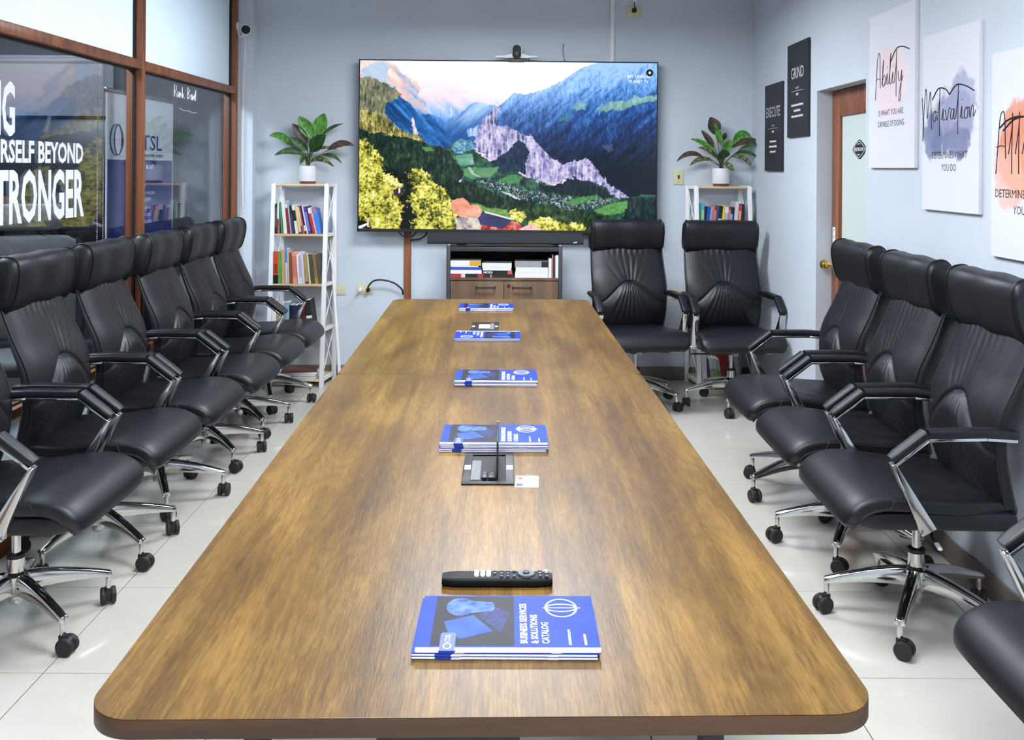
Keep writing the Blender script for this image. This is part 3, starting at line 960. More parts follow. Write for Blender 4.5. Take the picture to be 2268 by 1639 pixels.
# ------------------------------------------------------------------ television
def paint_screen(W, H):
    """The landscape on the screen, worked out in code; returns linear RGB, row 0 on top."""
    X0, Y0, SW, SH = 55.0, 178.0, 2125.0, 1207.0
    GX_, GY_ = np.meshgrid(X0 + (np.arange(W) + .5) / W * SW, Y0 + (np.arange(H) + .5) / H * SH)
    def vnoise(cell, seed, sx=1.0, sy=1.0, rot=0.0):
        T = np.random.RandomState(seed).rand(257, 257)
        c, s = math.cos(rot), math.sin(rot)
        u, v = (GX_ * c + GY_ * s) / (cell * sx), (-GX_ * s + GY_ * c) / (cell * sy)
        iu, iv = np.floor(u).astype(int), np.floor(v).astype(int)
        fu, fv = u - iu, v - iv
        fu, fv = fu * fu * (3 - 2 * fu), fv * fv * (3 - 2 * fv)
        g = lambda a, b: T[a % 257, b % 257]
        return (g(iv, iu) * (1 - fu) + g(iv, iu + 1) * fu) * (1 - fv) + (g(iv + 1, iu) * (1 - fu) + g(iv + 1, iu + 1) * fu) * fv
    def fbm(cell, seed, oct_=4, sx=1.0, sy=1.0, rot=0.0, gain=.6):
        s, a, t = 0, 1.0, 0
        for k in range(oct_):
            s = s + a * vnoise(cell / 2 ** k, seed + k, sx, sy, rot)
            t += a
            a *= gain
        return np.clip((s / t - .5) * 1.7 + .5, 0, 1)
    NX, NY = fbm(70, 11, 5, gain=.7) - .5, fbm(70, 21, 5, gain=.7) - .5
    FX, FY = fbm(14, 13, 3) - .5, fbm(14, 23, 3) - .5
    def blur(m):
        p = np.pad(m, 1, mode='edge')
        return (p[1:-1, 1:-1] * 4 + (p[:-2, 1:-1] + p[2:, 1:-1] + p[1:-1, :-2] + p[1:-1, 2:]) * 2 + p[:-2, :-2] + p[2:, 2:] + p[:-2, 2:] + p[2:, :-2]) / 16
    def inside(poly, jit=25, fine=8, soft=0):
        PX_, PY_ = GX_ + NX * jit + FX * fine, GY_ + NY * jit + FY * fine
        ins = np.zeros_like(GX_, bool)
        for (x1, y1), (x2, y2) in zip(poly, poly[1:] + poly[:1]):
            if y1 != y2:
                ins ^= ((y1 > PY_) != (y2 > PY_)) & (PX_ < (x2 - x1) * (PY_ - y1) / (y2 - y1) + x1)
        m = ins.astype(float)
        for k in range(soft):
            m = blur(m)
        return m
    img = np.zeros((H, W, 3))
    def ramp(t, cols):
        t = np.clip(t, 0, .9999) * (len(cols) - 1)
        i = t.astype(int)
        f = (t - i)[..., None]
        A = np.array(cols, float)
        return A[i] * (1 - f) + A[i + 1] * f
    def fill(mask, col, op=1.0):
        img[:] = img * (1 - mask[..., None] * op) + col * (mask[..., None] * op)
    def C(rgb, n=None, k=.4):
        c = np.array(rgb, float) * np.ones_like(img)
        return c if n is None else c * (1 - k / 2 + k * n)[..., None]
    n1, n2, n3 = fbm(120, 31, 4), fbm(34, 41, 4), fbm(13, 51, 3, gain=.8)
    con = fbm(22, 81, 4, .55, 1.7, gain=.75)          # upright conifer texture
    vst = fbm(30, 61, 4, .45, 4.0, gain=.75)          # vertical rock streaks
    hst = fbm(60, 71, 4, 3.0, .6)
    dg1 = fbm(70, 91, 5, .5, 3.0, -.75, gain=.7)      # ridges falling to the right
    dg2 = fbm(70, 101, 5, .5, 3.0, .8, gain=.7)       # ridges falling to the left
    # sky
    fill(np.ones_like(GX_), ramp((GY_ - 178) / 330 + (hst - .5) * .3, [(255, 253, 255), (255, 246, 252), (252, 232, 242), (240, 218, 236)]))
    # far snow peaks, blue valley head
    far = [(380, 480), (480, 400), (560, 440), (640, 400), (720, 425), (800, 440), (880, 450), (960, 425), (1030, 430), (1120, 372), (1200, 372), (1300, 335), (1390, 322), (1480, 345), (1500, 420), (1200, 800), (500, 800)]
    fill(inside(far, 40, 10, 1), ramp((GY_ - 400) / 300 + (dg1 - .5) * .35 + (n3 - .5) * .15, [(252, 232, 242), (240, 222, 240), (196, 212, 246), (134, 184, 246), (92, 156, 234), (56, 120, 204)]))
    fill(inside([(560, 560), (640, 600), (700, 660), (760, 720), (740, 790), (640, 720), (560, 620)], 20, 8, 2), C((74, 138, 216), n2, .3))
    fill(inside([(640, 640), (760, 560), (860, 480), (900, 470), (1000, 490), (1060, 490), (940, 700), (800, 800), (700, 790)], 24, 8, 1), ramp((GY_ - 480) / 280 + (dg2 - .5) * .7, [(176, 208, 246), (116, 164, 222), (66, 116, 186), (34, 84, 156)]))
    fill(inside([(706, 505), (714, 505), (718, 570), (708, 570)], 4, 2, 1), C((240, 232, 250)))
    # left rock wall
    rock = [(30, 160), (240, 180), (300, 205), (380, 290), (450, 325), (492, 365), (480, 430), (525, 470), (550, 560), (640, 650), (760, 785), (690, 810), (480, 760), (30, 620)]
    fill(inside(rock, 26, 10), ramp(dg1 * .9 + (GY_ - 260) / 700 + (n3 - .5) * .25 - .12, [(255, 246, 240), (252, 224, 212), (236, 198, 190), (206, 196, 214), (150, 184, 226), (104, 150, 208)]))
    fill(inside([(60, 250), (190, 185), (258, 200), (250, 330), (330, 380), (250, 380), (190, 320), (90, 310)], 26, 10, 2), ramp(dg1, [(140, 184, 226), (180, 210, 238), (226, 222, 236)]), .85)
    fill(inside([(225, 500), (330, 430), (400, 470), (480, 560), (560, 565), (650, 660), (765, 785), (700, 812), (560, 765), (470, 735), (330, 645), (235, 570)], 30, 10, 1), ramp(dg1 * 1.0 + (n3 - .5) * .3, [(14, 52, 96), (22, 74, 134), (36, 102, 180), (70, 140, 214)]))
    fill(inside([(425, 598), (442, 590), (455, 650), (476, 700), (474, 738), (440, 712), (432, 650)], 14, 8), C((236, 228, 240), vst, .5))
    # left slopes
    fill(inside([(30, 300), (130, 296), (210, 335), (300, 375), (360, 430), (250, 480), (228, 560), (330, 650), (30, 620)], 34, 14), ramp(con * .75 + n1 * .35 - .05, [(40, 56, 52), (92, 104, 84), (150, 146, 116), (214, 204, 168)]))
    fill(inside([(30, 530), (150, 545), (250, 595), (340, 655), (420, 705), (525, 742), (520, 775), (300, 745), (30, 690)], 34, 14), ramp(con * .8 + hst * .3 - .05, [(40, 54, 36), (108, 106, 56), (204, 188, 112), (248, 236, 176)]))
    fill(inside([(30, 670), (150, 695), (300, 712), (480, 752), (620, 782), (705, 815), (755, 900), (800, 1015), (700, 1070), (500, 1070), (30, 1020)], 28, 14), ramp(con * .8 + n2 * .35 - .1, [(6, 18, 20), (18, 38, 34), (40, 66, 48), (94, 116, 66)]))
    fill(inside([(500, 800), (570, 795), (590, 820), (530, 828)], 10, 6, 1), C((92, 146, 84), n3, .3))
    # right mountain
    mt = [(1085, 475), (1130, 425), (1160, 402), (1230, 414), (1330, 388), (1400, 360), (1480, 328), (1560, 272), (1630, 222), (1710, 192), (1800, 170), (2220, 160), (2220, 1180), (1960, 1160), (900, 830), (930, 610), (985, 540), (1040, 500)]
    dep = (GY_ - 190 - (2180 - GX_) * .10) / 700
    fill(inside(mt, 16, 7), ramp(dep + (dg2 - .5) * .34 + (con - .5) * .30, [(164, 204, 248), (124, 176, 238), (92, 148, 220), (60, 112, 186), (38, 80, 146), (30, 58, 112), (26, 44, 82), (20, 34, 60), (14, 24, 40)]))
    fill(inside([(1560, 505), (1620, 468), (1700, 476), (1680, 515), (1610, 520)], 40, 12, 1), C((128, 176, 178), con, .5), .85)
    fill(inside([(1740, 525), (1800, 478), (1900, 455), (1990, 432), (2110, 425), (2220, 395), (2220, 440), (2060, 468), (1980, 486), (1880, 520), (1800, 524)], 40, 12, 1), C((140, 186, 168), con, .5), .85)
    fill(inside([(1480, 570), (1570, 535), (1550, 590), (1480, 610)], 40, 12, 1), C((66, 130, 146), con, .6), .7)
    fill(inside([(1790, 780), (1850, 760), (1870, 810), (1830, 820)], 40, 16, 1), C((120, 110, 170), n3, .6), .5)
    # valley floor
    fill(inside([(690, 800), (760, 735), (870, 740), (890, 830), (1000, 900), (1230, 1000), (1450, 1060), (1720, 1030), (1830, 1080), (1960, 1140), (2220, 1120), (2220, 1400), (690, 1400), (800, 1010), (740, 870)], 22, 10), ramp(n2 * .7 + n3 * .4 - .05, [(14, 28, 40), (30, 58, 58), (54, 96, 76), (92, 140, 108)]))
    fill(inside([(715, 795), (770, 735), (860, 742), (890, 800), (790, 835), (740, 835)], 18, 8, 1), ramp(n3, [(40, 96, 140), (90, 150, 180), (170, 204, 216)]))
    fill(inside([(740, 850), (860, 845), (880, 915), (780, 935)], 14, 6, 1), ramp(hst + (n3 - .5) * .3, [(52, 116, 116), (92, 156, 132), (136, 190, 160)]))
    fill(inside([(790, 955), (900, 938), (1060, 930), (1010, 1000), (880, 1022), (800, 1005)], 20, 8, 1), ramp(n1 * .6 + n2 * .4, [(48, 112, 72), (96, 152, 104), (150, 148, 118)]))
    fill(inside([(1030, 1045), (1140, 990), (1235, 1000), (1190, 1052), (1080, 1064)], 16, 8, 1), C((74, 134, 84), n3))
    # pale cliff
    cliff = [(1052, 488), (1035, 560), (1020, 640), (1100, 636), (1200, 690), (1290, 712), (1360, 795), (1420, 860), (1520, 905), (1600, 878), (1680, 868), (1760, 948), (1820, 1008), (1835, 1060), (1960, 1112), (1990, 1140), (1910, 1152), (1820, 1082), (1700, 1028), (1600, 1010), (1450, 1052), (1330, 1042), (1240, 992), (1230, 900), (1270, 820), (1200, 740), (1140, 812), (1060, 852), (1000, 888), (900, 822), (888, 740), (920, 640), (945, 588)]
    fill(inside(cliff, 34, 14), ramp(vst * .75 + n2 * .45 + (n3 - .5) * .3 - .02, [(38, 40, 84), (92, 94, 148), (164, 158, 204), (204, 196, 230), (240, 226, 242)]))
    fill(inside([(835, 660), (905, 635), (895, 712), (840, 718)], 30, 10, 1), C((160, 186, 230), vst, .5))
    fill(inside([(1140, 822), (1210, 742), (1268, 820), (1238, 900), (1238, 990), (1090, 962), (990, 900), (1070, 852)], 26, 14), ramp(con, [(12, 24, 44), (26, 46, 70), (48, 74, 96)]))
    fill(inside([(1340, 1052), (1450, 1062), (1600, 1012), (1700, 1035), (1810, 1088), (1880, 1152), (1700, 1142), (1500, 1132), (1380, 1102)], 26, 14), ramp(con, [(8, 18, 28), (22, 38, 46), (42, 62, 64)]))
    # village and river
    vil = inside([(900, 1030), (1060, 1040), (1180, 1085), (1320, 1105), (1480, 1148), (1760, 1148), (1900, 1172), (1760, 1222), (1560, 1242), (1380, 1195), (1200, 1135), (1020, 1095)], 40, 20)
    sp = np.random.RandomState(7).rand(H, W) * .55 + n3 * .5
    fill(vil * (sp > .74), C((214, 218, 230)))
    fill(vil * (sp < .36), C((40, 50, 66)))
    fill(inside([(1060, 1105), (1130, 1120), (1240, 1172), (1232, 1182), (1120, 1135)], 8, 4, 1), C((210, 218, 226)))
    fill(inside([(830, 940), (850, 935), (880, 985), (930, 1005), (920, 1012), (860, 988)], 6, 3, 1), C((196, 212, 210)), .8)
    fill(inside([(1510, 1185), (1640, 1140), (1770, 1128), (1760, 1160), (1620, 1198)], 16, 6, 1), C((80, 138, 74), n3))
    fill(inside([(1735, 1245), (1860, 1190), (1990, 1162), (2005, 1225), (1880, 1268), (1800, 1275)], 16, 6, 1), C((92, 152, 80), n3))
    fill(inside([(1980, 1145), (2220, 1160), (2220, 1400), (1900, 1400), (1955, 1280)], 40, 18), ramp(con * .8 + n2 * .2, [(8, 18, 26), (24, 44, 46), (58, 84, 76)]))
    # foreground woods
    fill(inside([(560, 1015), (700, 1005), (820, 1038), (960, 1090), (1070, 1140), (1240, 1160), (1315, 1170), (1315, 1245), (1100, 1255), (950, 1235), (800, 1205), (600, 1160)], 40, 22), ramp(con * .8 + n2 * .3 - .08, [(4, 12, 14), (16, 32, 26), (40, 62, 40), (84, 106, 60)]))
    fill(inside([(1240, 1230), (1400, 1208), (1560, 1238), (1740, 1260), (1860, 1300), (1880, 1400), (1240, 1400)], 50, 22), ramp(con * .6 + n2 * .5 - .08, [(8, 20, 14), (28, 50, 30), (62, 92, 50), (128, 146, 88)]))
    fill(inside([(840, 1188), (900, 1190), (1000, 1230), (1120, 1240), (1120, 1292), (900, 1242)], 14, 6, 1), C((116, 156, 74), n3))
    clump = fbm(64, 121, 5, gain=.72)
    lf = clump * .75 + (n3 - .5) * .75 + .12
    yel = [(8, 16, 10), (58, 70, 24), (142, 142, 44), (206, 200, 78), (240, 234, 120), (252, 248, 186)]
    fill(inside([(30, 960), (200, 940), (420, 980), (620, 1050), (720, 1150), (770, 1400), (30, 1400)], 50, 24), ramp(lf * .6 - .12, [(4, 10, 10), (18, 34, 22), (60, 78, 40)]))
    fill(inside([(30, 745), (120, 748), (180, 800), (218, 880), (222, 960), (120, 970), (30, 950)], 46, 30), ramp(lf + (GX_ - 120) / 900, yel))
    fill(inside([(30, 950), (150, 925), (250, 985), (330, 1040), (378, 1110), (330, 1165), (385, 1230), (362, 1310), (335, 1385), (150, 1395), (90, 1310), (30, 1300)], 50, 34), ramp(lf + .10, yel))
    fill(inside([(415, 960), (470, 938), (530, 958), (560, 1030), (640, 1065), (695, 1150), (735, 1230), (765, 1320), (745, 1400), (430, 1400), (450, 1300), (398, 1180), (432, 1090), (400, 1030)], 54, 36), ramp(lf + .02 - np.clip((1290 - GX_ * 2 - 300) / 900, 0, .3), yel))
    fill(inside([(1115, 1262), (1170, 1232), (1225, 1258), (1248, 1300), (1210, 1335), (1140, 1312)], 24, 16), ramp(lf + .12, yel))
    fill(inside([(1265, 1335), (1340, 1300), (1440, 1292), (1500, 1328), (1580, 1308), (1665, 1350), (1672, 1400), (1300, 1400)], 30, 20), ramp(lf + .10, yel))
    fill(inside([(300, 1105), (350, 1085), (388, 1110), (372, 1142), (310, 1148)], 6, 4), C((62, 46, 56), n3, .8))
    fill(inside([(338, 1095), (352, 1090), (350, 1125), (340, 1130)], 2, 2), C((240, 236, 240)))
    # houses
    fill(inside([(715, 1232), (720, 1175), (800, 1158), (840, 1185), (850, 1210), (910, 1205), (938, 1245), (922, 1292), (790, 1302), (740, 1262)], 6, 4), ramp(hst * .6 + n3 * .4, [(206, 112, 92), (238, 158, 130), (252, 204, 178)]))
    fill(inside([(745, 1300), (930, 1288), (940, 1400), (760, 1400)], 10, 6), ramp(n2, [(110, 104, 120), (196, 186, 180), (240, 226, 210)]))
    fill(inside([(930, 1345), (1090, 1375), (1150, 1318), (1212, 1340), (1235, 1400), (930, 1400)], 4, 3), ramp(n2, [(110, 24, 44), (196, 66, 66), (250, 200, 174)]))
    fill(inside([(908, 1300), (960, 1254), (1152, 1312), (1092, 1373), (924, 1348)], 2, 1), C((58, 62, 102), hst, .3))
    fill(inside([(955, 1250), (1150, 1300), (1153, 1313), (960, 1263)], 1, 1), C((232, 228, 234)))
    fill(inside([(1210, 1374), (1270, 1345), (1330, 1352), (1362, 1388), (1210, 1400)], 5, 3), C((246, 194, 194), n3, .3))
    fill(inside([(30, 1378), (125, 1340), (128, 1352), (60, 1394)], 1, 1), C((240, 232, 230)))
    fill(inside([(118, 1320), (130, 1320), (130, 1372), (118, 1374)], 1, 1), C((226, 218, 210)))
    img = np.clip(img / 255.0, 0, 1)
    return np.where(img <= .04045, img / 12.92, ((img + .055) / 1.055) ** 2.4)

TVX0, TVX1, TVZ0, TVZ1, TVY = -1.1345, 1.0146, 1.073, 2.310, 6.95
tv = thing('television', 'huge flat wall television showing a green alpine valley', 'television', ((TVX0 + TVX1) / 2, TVY, (TVZ0 + TVZ1) / 2), (0, 0.004, 0))
tw, th_ = TVX1 - TVX0, TVZ1 - TVZ0
box('housing', M_black, (-tw / 2, tw / 2, 0.004, 0.055, -th_ / 2, th_ / 2), tv, 0.004)
bz = MB()
bz.box(-tw / 2, tw / 2, -0.002, 0.006, th_ / 2 - 0.008, th_ / 2).box(-tw / 2, tw / 2, -0.002, 0.006, -th_ / 2, -th_ / 2 + 0.022)
bz.box(-tw / 2, -tw / 2 + 0.008, -0.002, 0.006, -th_ / 2, th_ / 2).box(tw / 2 - 0.008, tw / 2, -0.002, 0.006, -th_ / 2, th_ / 2)
bz.build('bezel', M_gasket, tv, bevel=0.001)
box('wall_bracket', M_darkmetal, (-0.5, 0.5, 0.055, YB - TVY, -0.3, 0.3), tv, 0.004)
NW, NH = 680, 384
pic = paint_screen(NW, NH)
sx0, sx1, sz0, sz1 = -tw / 2 + 0.008, tw / 2 - 0.008, -th_ / 2 + 0.022, th_ / 2 - 0.008
gx = np.linspace(sx0, sx1, NW)
gz = np.linspace(sz1, sz0, NH)
PX, PZ = np.meshgrid(gx, gz)
co = np.stack([PX, np.full_like(PX, 0.002), PZ], -1).reshape(-1, 3)
idx = np.arange(NW * NH).reshape(NH, NW)
q = np.stack([idx[1:, :-1], idx[1:, 1:], idx[:-1, 1:], idx[:-1, :-1]], -1).reshape(-1, 4)
sm = bpy.data.meshes.new('screen')
sm.vertices.add(len(co))
sm.vertices.foreach_set('co', co.ravel().astype(np.float32))
sm.loops.add(q.size)
sm.loops.foreach_set('vertex_index', q.ravel().astype(np.int32))
sm.polygons.add(len(q))
sm.polygons.foreach_set('loop_start', np.arange(0, q.size, 4, dtype=np.int32))
sm.polygons.foreach_set('loop_total', np.full(len(q), 4, dtype=np.int32))
sm.update()
ca = sm.color_attributes.new('picture', 'FLOAT_COLOR', 'POINT')
ca.data.foreach_set('color', np.concatenate([pic.reshape(-1, 3), np.ones((NW * NH, 1))], 1).ravel().astype(np.float32))
M_screen, nt, out = nodes_mat('screen_picture')
at = nt.nodes.new('ShaderNodeVertexColor')
at.layer_name = 'picture'
em = nt.nodes.new('ShaderNodeEmission')
em.inputs['Strength'].default_value = SCREEN
gl = nt.nodes.new('ShaderNodeBsdfGlossy')
gl.inputs['Roughness'].default_value = 0.15
gl.inputs['Color'].default_value = (0.03, 0.03, 0.03, 1)
ad = nt.nodes.new('ShaderNodeAddShader')
nt.links.new(at.outputs['Color'], em.inputs['Color'])
nt.links.new(em.outputs[0], ad.inputs[0])
nt.links.new(gl.outputs[0], ad.inputs[1])
nt.links.new(ad.outputs[0], out.inputs['Surface'])
screen = link('screen', sm, M_screen, tv)
M_caption = emit_mat('screen_caption', (250, 252, 255), SCREEN)
def sxz(cx, cy):
    return sx0 + (cx - 55) / 2125 * (sx1 - sx0), sz1 - (cy - 178) / 1207 * (sz1 - sz0)
for s, cx, cy, w in (('MY UNREAL', 2052, 285, 0.165), ('PLANET TV', 2050, 322, 0.135)):
    x, z = sxz(cx, cy)
    text('caption', s, 0.022, M_caption, screen, (x, 0.0008, z), bold=0.012, width=w)
x, z = sxz(2127, 247)
MB().lathe([(0.001, 0), (0.026, 0), (0.026, 0.002), (0.001, 0.002)], 24, (x, -0.001, z), 'Y').build('channel_mark', M_gasket, screen)
MB().lathe([(0.001, 0), (0.009, 0), (0.009, 0.001), (0.001, 0.001)], 16, (x, -0.002, z), 'Y').build('channel_mark', emit_mat('mark_green', (210, 255, 230), SCREEN), screen)
for (pts, lab) in ((((-0.86, 7.02, 1.09), (-0.82, 7.0, 1.045), (-0.76, 7.0, 1.035), (-0.72, 7.03, 1.07)), 'thin black cable looping under the television, left of the trunking'),
                   (((-0.64, 7.0, 1.09), (-0.65, 7.0, 1.05), (-0.70, 7.02, 1.02), (-0.765, 7.045, 1.01)), 'thick black cable curving from the television into the trunking')):
    tag(MB().tube(crom(pts, 20), 0.004 if 'thin' in lab else 0.006, 8).build('television_cable', M_black, smooth=True), lab, 'cable')

# conference camera on the television
wc = thing('webcam', 'conference camera with white wings on top of the television', 'webcam', (wx(1143, 6.95), 6.97, TVZ1))
MB().prism(rrect(-0.031, 0.031, 0.012, 0.112, 0.030), -0.045, 0.005).build('body', M_gasket, wc, bevel=0.003)
MB().prism(rrect(-0.035, 0.035, 0.010, 0.116, 0.034), -0.035, 0.012).build('shell', M_white, wc, bevel=0.003)
wg = MB()
prof = [(-0.155, 0.024), (-0.07, 0.018), (0.07, 0.018), (0.155, 0.024), (0.155, 0.036), (0.09, 0.038), (0.045, 0.052), (-0.045, 0.052), (-0.09, 0.038), (-0.155, 0.036)]
wg.prism(prof, -0.02, 0.012).build('wings', M_white, wc, bevel=0.004)
box('clip', M_darkmetal, (-0.058, 0.058, -0.05, 0.03, -0.012, 0.012), wc, 0.004)
MB().lathe([(0.001, 0), (0.014, 0), (0.016, 0.004), (0.001, 0.004)], 20, (0, -0.049, 0.05), 'Y').build('lens', M_black, wc, smooth=True)
MB().tube(crom([(0.07, 0.0, 0.018), (0.085, -0.01, 0.02), (0.095, 0.0, 0.0)], 10), 0.002, 6).build('cord', M_black, wc)
# ------------------------------------------------------------------ cabinet below the television
CX0, CX1, CY0, CY1 = -0.464, 0.315, 6.50, 6.93
cab = thing('media_cabinet', 'brown wooden cabinet with charcoal metal frame below the television', 'cabinet', (0, 0, 0))
for x in (CX0, CX1 - 0.026):
    for y in (CY0, CY1 - 0.026):
        p = box('post', M_darkmetal, (x, x + 0.026, y, y + 0.026, 0, 1.015), cab, 0.002)
        box('cap', M_steel, (x - 0.001, x + 0.027, y - 0.001, y + 0.027, 1.015, 1.025), p, 0.002)
box('top_rail', M_darkmetal, (CX0 + 0.026, CX1 - 0.026, CY0, CY0 + 0.026, 0.978, 1.008), cab, 0.002)
box('top_rail', M_darkmetal, (CX0 + 0.026, CX1 - 0.026, CY1 - 0.026, CY1, 0.978, 1.008), cab, 0.002)
box('top', M_darkmetal, (CX0 + 0.002, CX1 - 0.002, CY0 + 0.026, CY1 - 0.026, 0.985, 1.008), cab, 0.001)
box('side_panel', M_darkmetal, (CX0 + 0.006, CX0 + 0.02, CY0 + 0.026, CY1 - 0.026, 0.06, 0.985), cab)
box('side_panel', M_darkmetal, (CX1 - 0.02, CX1 - 0.006, CY0 + 0.026, CY1 - 0.026, 0.06, 0.985), cab)
box('back_panel', M_gasket, (CX0 + 0.02, CX1 - 0.02, CY1 - 0.03, CY1 - 0.018, 0.06, 0.985), cab)
CSZ = 0.800
box('shelf', M_cab, (CX0 + 0.022, CX1 - 0.022, CY0 + 0.004, CY1 - 0.03, CSZ - 0.018, CSZ), cab, 0.001)
box('bottom_board', M_cab, (CX0 + 0.022, CX1 - 0.022, CY0 + 0.004, CY1 - 0.03, 0.06, 0.08), cab, 0.001)
cm = wx(1117.5, 6.5)
for (a, b) in ((CX0 + 0.028, cm - 0.0015), (cm + 0.0015, CX1 - 0.028)):
    d = box('cabinet_door', M_cab, (a, b, CY0 + 0.002, CY0 + 0.02, 0.085, CSZ - 0.022), cab, 0.0015)
    hx = wx(1077.5, 6.5) if a < cm - 0.1 else wx(1157.5, 6.5)
    h = MB()
    hz = 0.738
    h.tube(crom([(hx - 0.062, CY0 + 0.002, hz + 0.004), (hx - 0.062, CY0 - 0.022, hz + 0.002), (hx - 0.055, CY0 - 0.026, hz), (hx, CY0 - 0.027, hz), (hx + 0.055, CY0 - 0.026, hz), (hx + 0.062, CY0 - 0.022, hz + 0.002), (hx + 0.062, CY0 + 0.002, hz + 0.004)], 36), 0.0052, 8)
    h.build('handle', M_gasket, d, smooth=True)
    if a > cm - 0.1:
        MB().lathe([(0.001, 0), (0.009, 0), (0.011, -0.004), (0.001, -0.006)], 18, (wx(1128, 6.5), CY0 + 0.002, 0.748), 'Y').build('lock', M_gasket, d, smooth=True)
        box('keyhole', M_steel, (wx(1128, 6.5) - 0.001, wx(1128, 6.5) + 0.001, CY0 - 0.0055, CY0 - 0.0035, 0.744, 0.754), d)

# soundbar on the cabinet
SBX0, SBX1 = wx(948, 6.55), wx(1293, 6.55)
sb = thing('soundbar', 'long dark grey soundbar lying on the media cabinet', 'soundbar', (0, 0, 0))
M_sbar = mat('soundbar_cloth', (28, 31, 36), 0.85, var=0.12, vscale=300, bump=0.3, bscale=900)
prof = [(6.50, 1.032), (6.52, 1.026), (6.62, 1.026), (6.635, 1.04), (6.635, 1.085), (6.62, 1.098), (6.56, 1.098), (6.51, 1.06)]
MB().loft([[(SBX0 + dx, y if dx < 0.02 or True else y, z) for y, z in prof] for dx in (0, 0.006)] + [[(SBX1 - dx, y, z) for y, z in prof] for dx in (0.006, 0)]).build('body', M_sbar, sb, bevel=0.004)
for s in (SBX0 + 0.2, SBX1 - 0.2):
    box('foot', M_black, (s, s + 0.06, 6.53, 6.61, 1.008, 1.028), sb)
text('logo', 'polk', 0.011, M_vinyl, sb, (wx(1275, 6.5), 6.497, 1.038), bold=0.02, width=0.024)

# ------------------------------------------------------------------ books
def spine_mat(rgb):
    return mat('cover_%d_%d_%d' % rgb, rgb, 0.5, var=0.05, vscale=60)

def make_book(label, th, h, d, rgb, loc, rot, bands=(), group=None, title=None):
    """Upright book: spine faces -y, bottom left front corner of the spine at the origin."""
    t = thing('book', label, 'book', loc, rot, group)
    m = spine_mat(rgb)
    c = MB()
    e = 0.0018
    c.box(0, e, 0.003, d, 0, h).box(th - e, th, 0.003, d, 0, h).box(0, th, 0, 0.0035, 0, h)
    c.build('cover', m, t, bevel=0.0006, seg=1)
    box('pages', M_paper, (e, th - e, 0.0035, d - 0.004, 0.003, h - 0.003), t)
    for (z0, z1, col) in bands:
        box('spine_band', spine_mat(col), (0.0004, th - 0.0004, -0.0006, 0.0006, z0 * h, z1 * h), t)
    if title:
        s, col, hh, z0, z1 = title
        text('spine_title', s, hh, spine_mat(col), t, (th * 0.5 - hh * .5, -0.001, (z0 + z1) / 2 * h), rot=(0, PI / 2, PI / 2), width=(z1 - z0) * h, bold=0.02).rotation_euler = Matrix(((0, 1, 0), (0, 0, -1), (-1, 0, 0))).to_euler()
    return t

def book_row(x0, y, z, rows, group, where, side=1, dep=0.15, z_of=None):
    """Packs books left to right; each entry: (look, thickness, height, lean, rgb, bands[, title])."""
    x, prev = x0, None
    for i, e in enumerate(rows):
        look, th, h, lean, rgb = e[:5]
        bands = e[5] if len(e) > 5 else ()
        title = e[6] if len(e) > 6 else None
        # lean > 0: the top tips to the left
        if lean >= 0:
            if prev is not None and lean > prev[0]:
                x += min(h, prev[1]) * (math.tan(lean) - math.tan(max(prev[0], 0))) + 0.0006
            make_book('%s book, %s on %s' % (look, ORD[i], where), th, h, dep, rgb, (x, y, z), (0, -lean, 0), bands, group, title)
            x += th / math.cos(lean) + 0.0006
        else:                       # tips to the right: pivot on the right bottom corner
            a = -lean
            nxt = rows[i + 1] if i + 1 < len(rows) else None
            make_book('%s book, %s on %s' % (look, ORD[i], where), th, h, dep, rgb, (x, y, z + th * math.sin(a)), (0, a, 0), bands, group, title)
            x += th / math.cos(a) + 0.0008
            if nxt is not None and nxt[3] > lean:
                x += min(h, nxt[2]) * (math.tan(a) - math.tan(max(-nxt[3], 0)))
        prev = (lean, h)

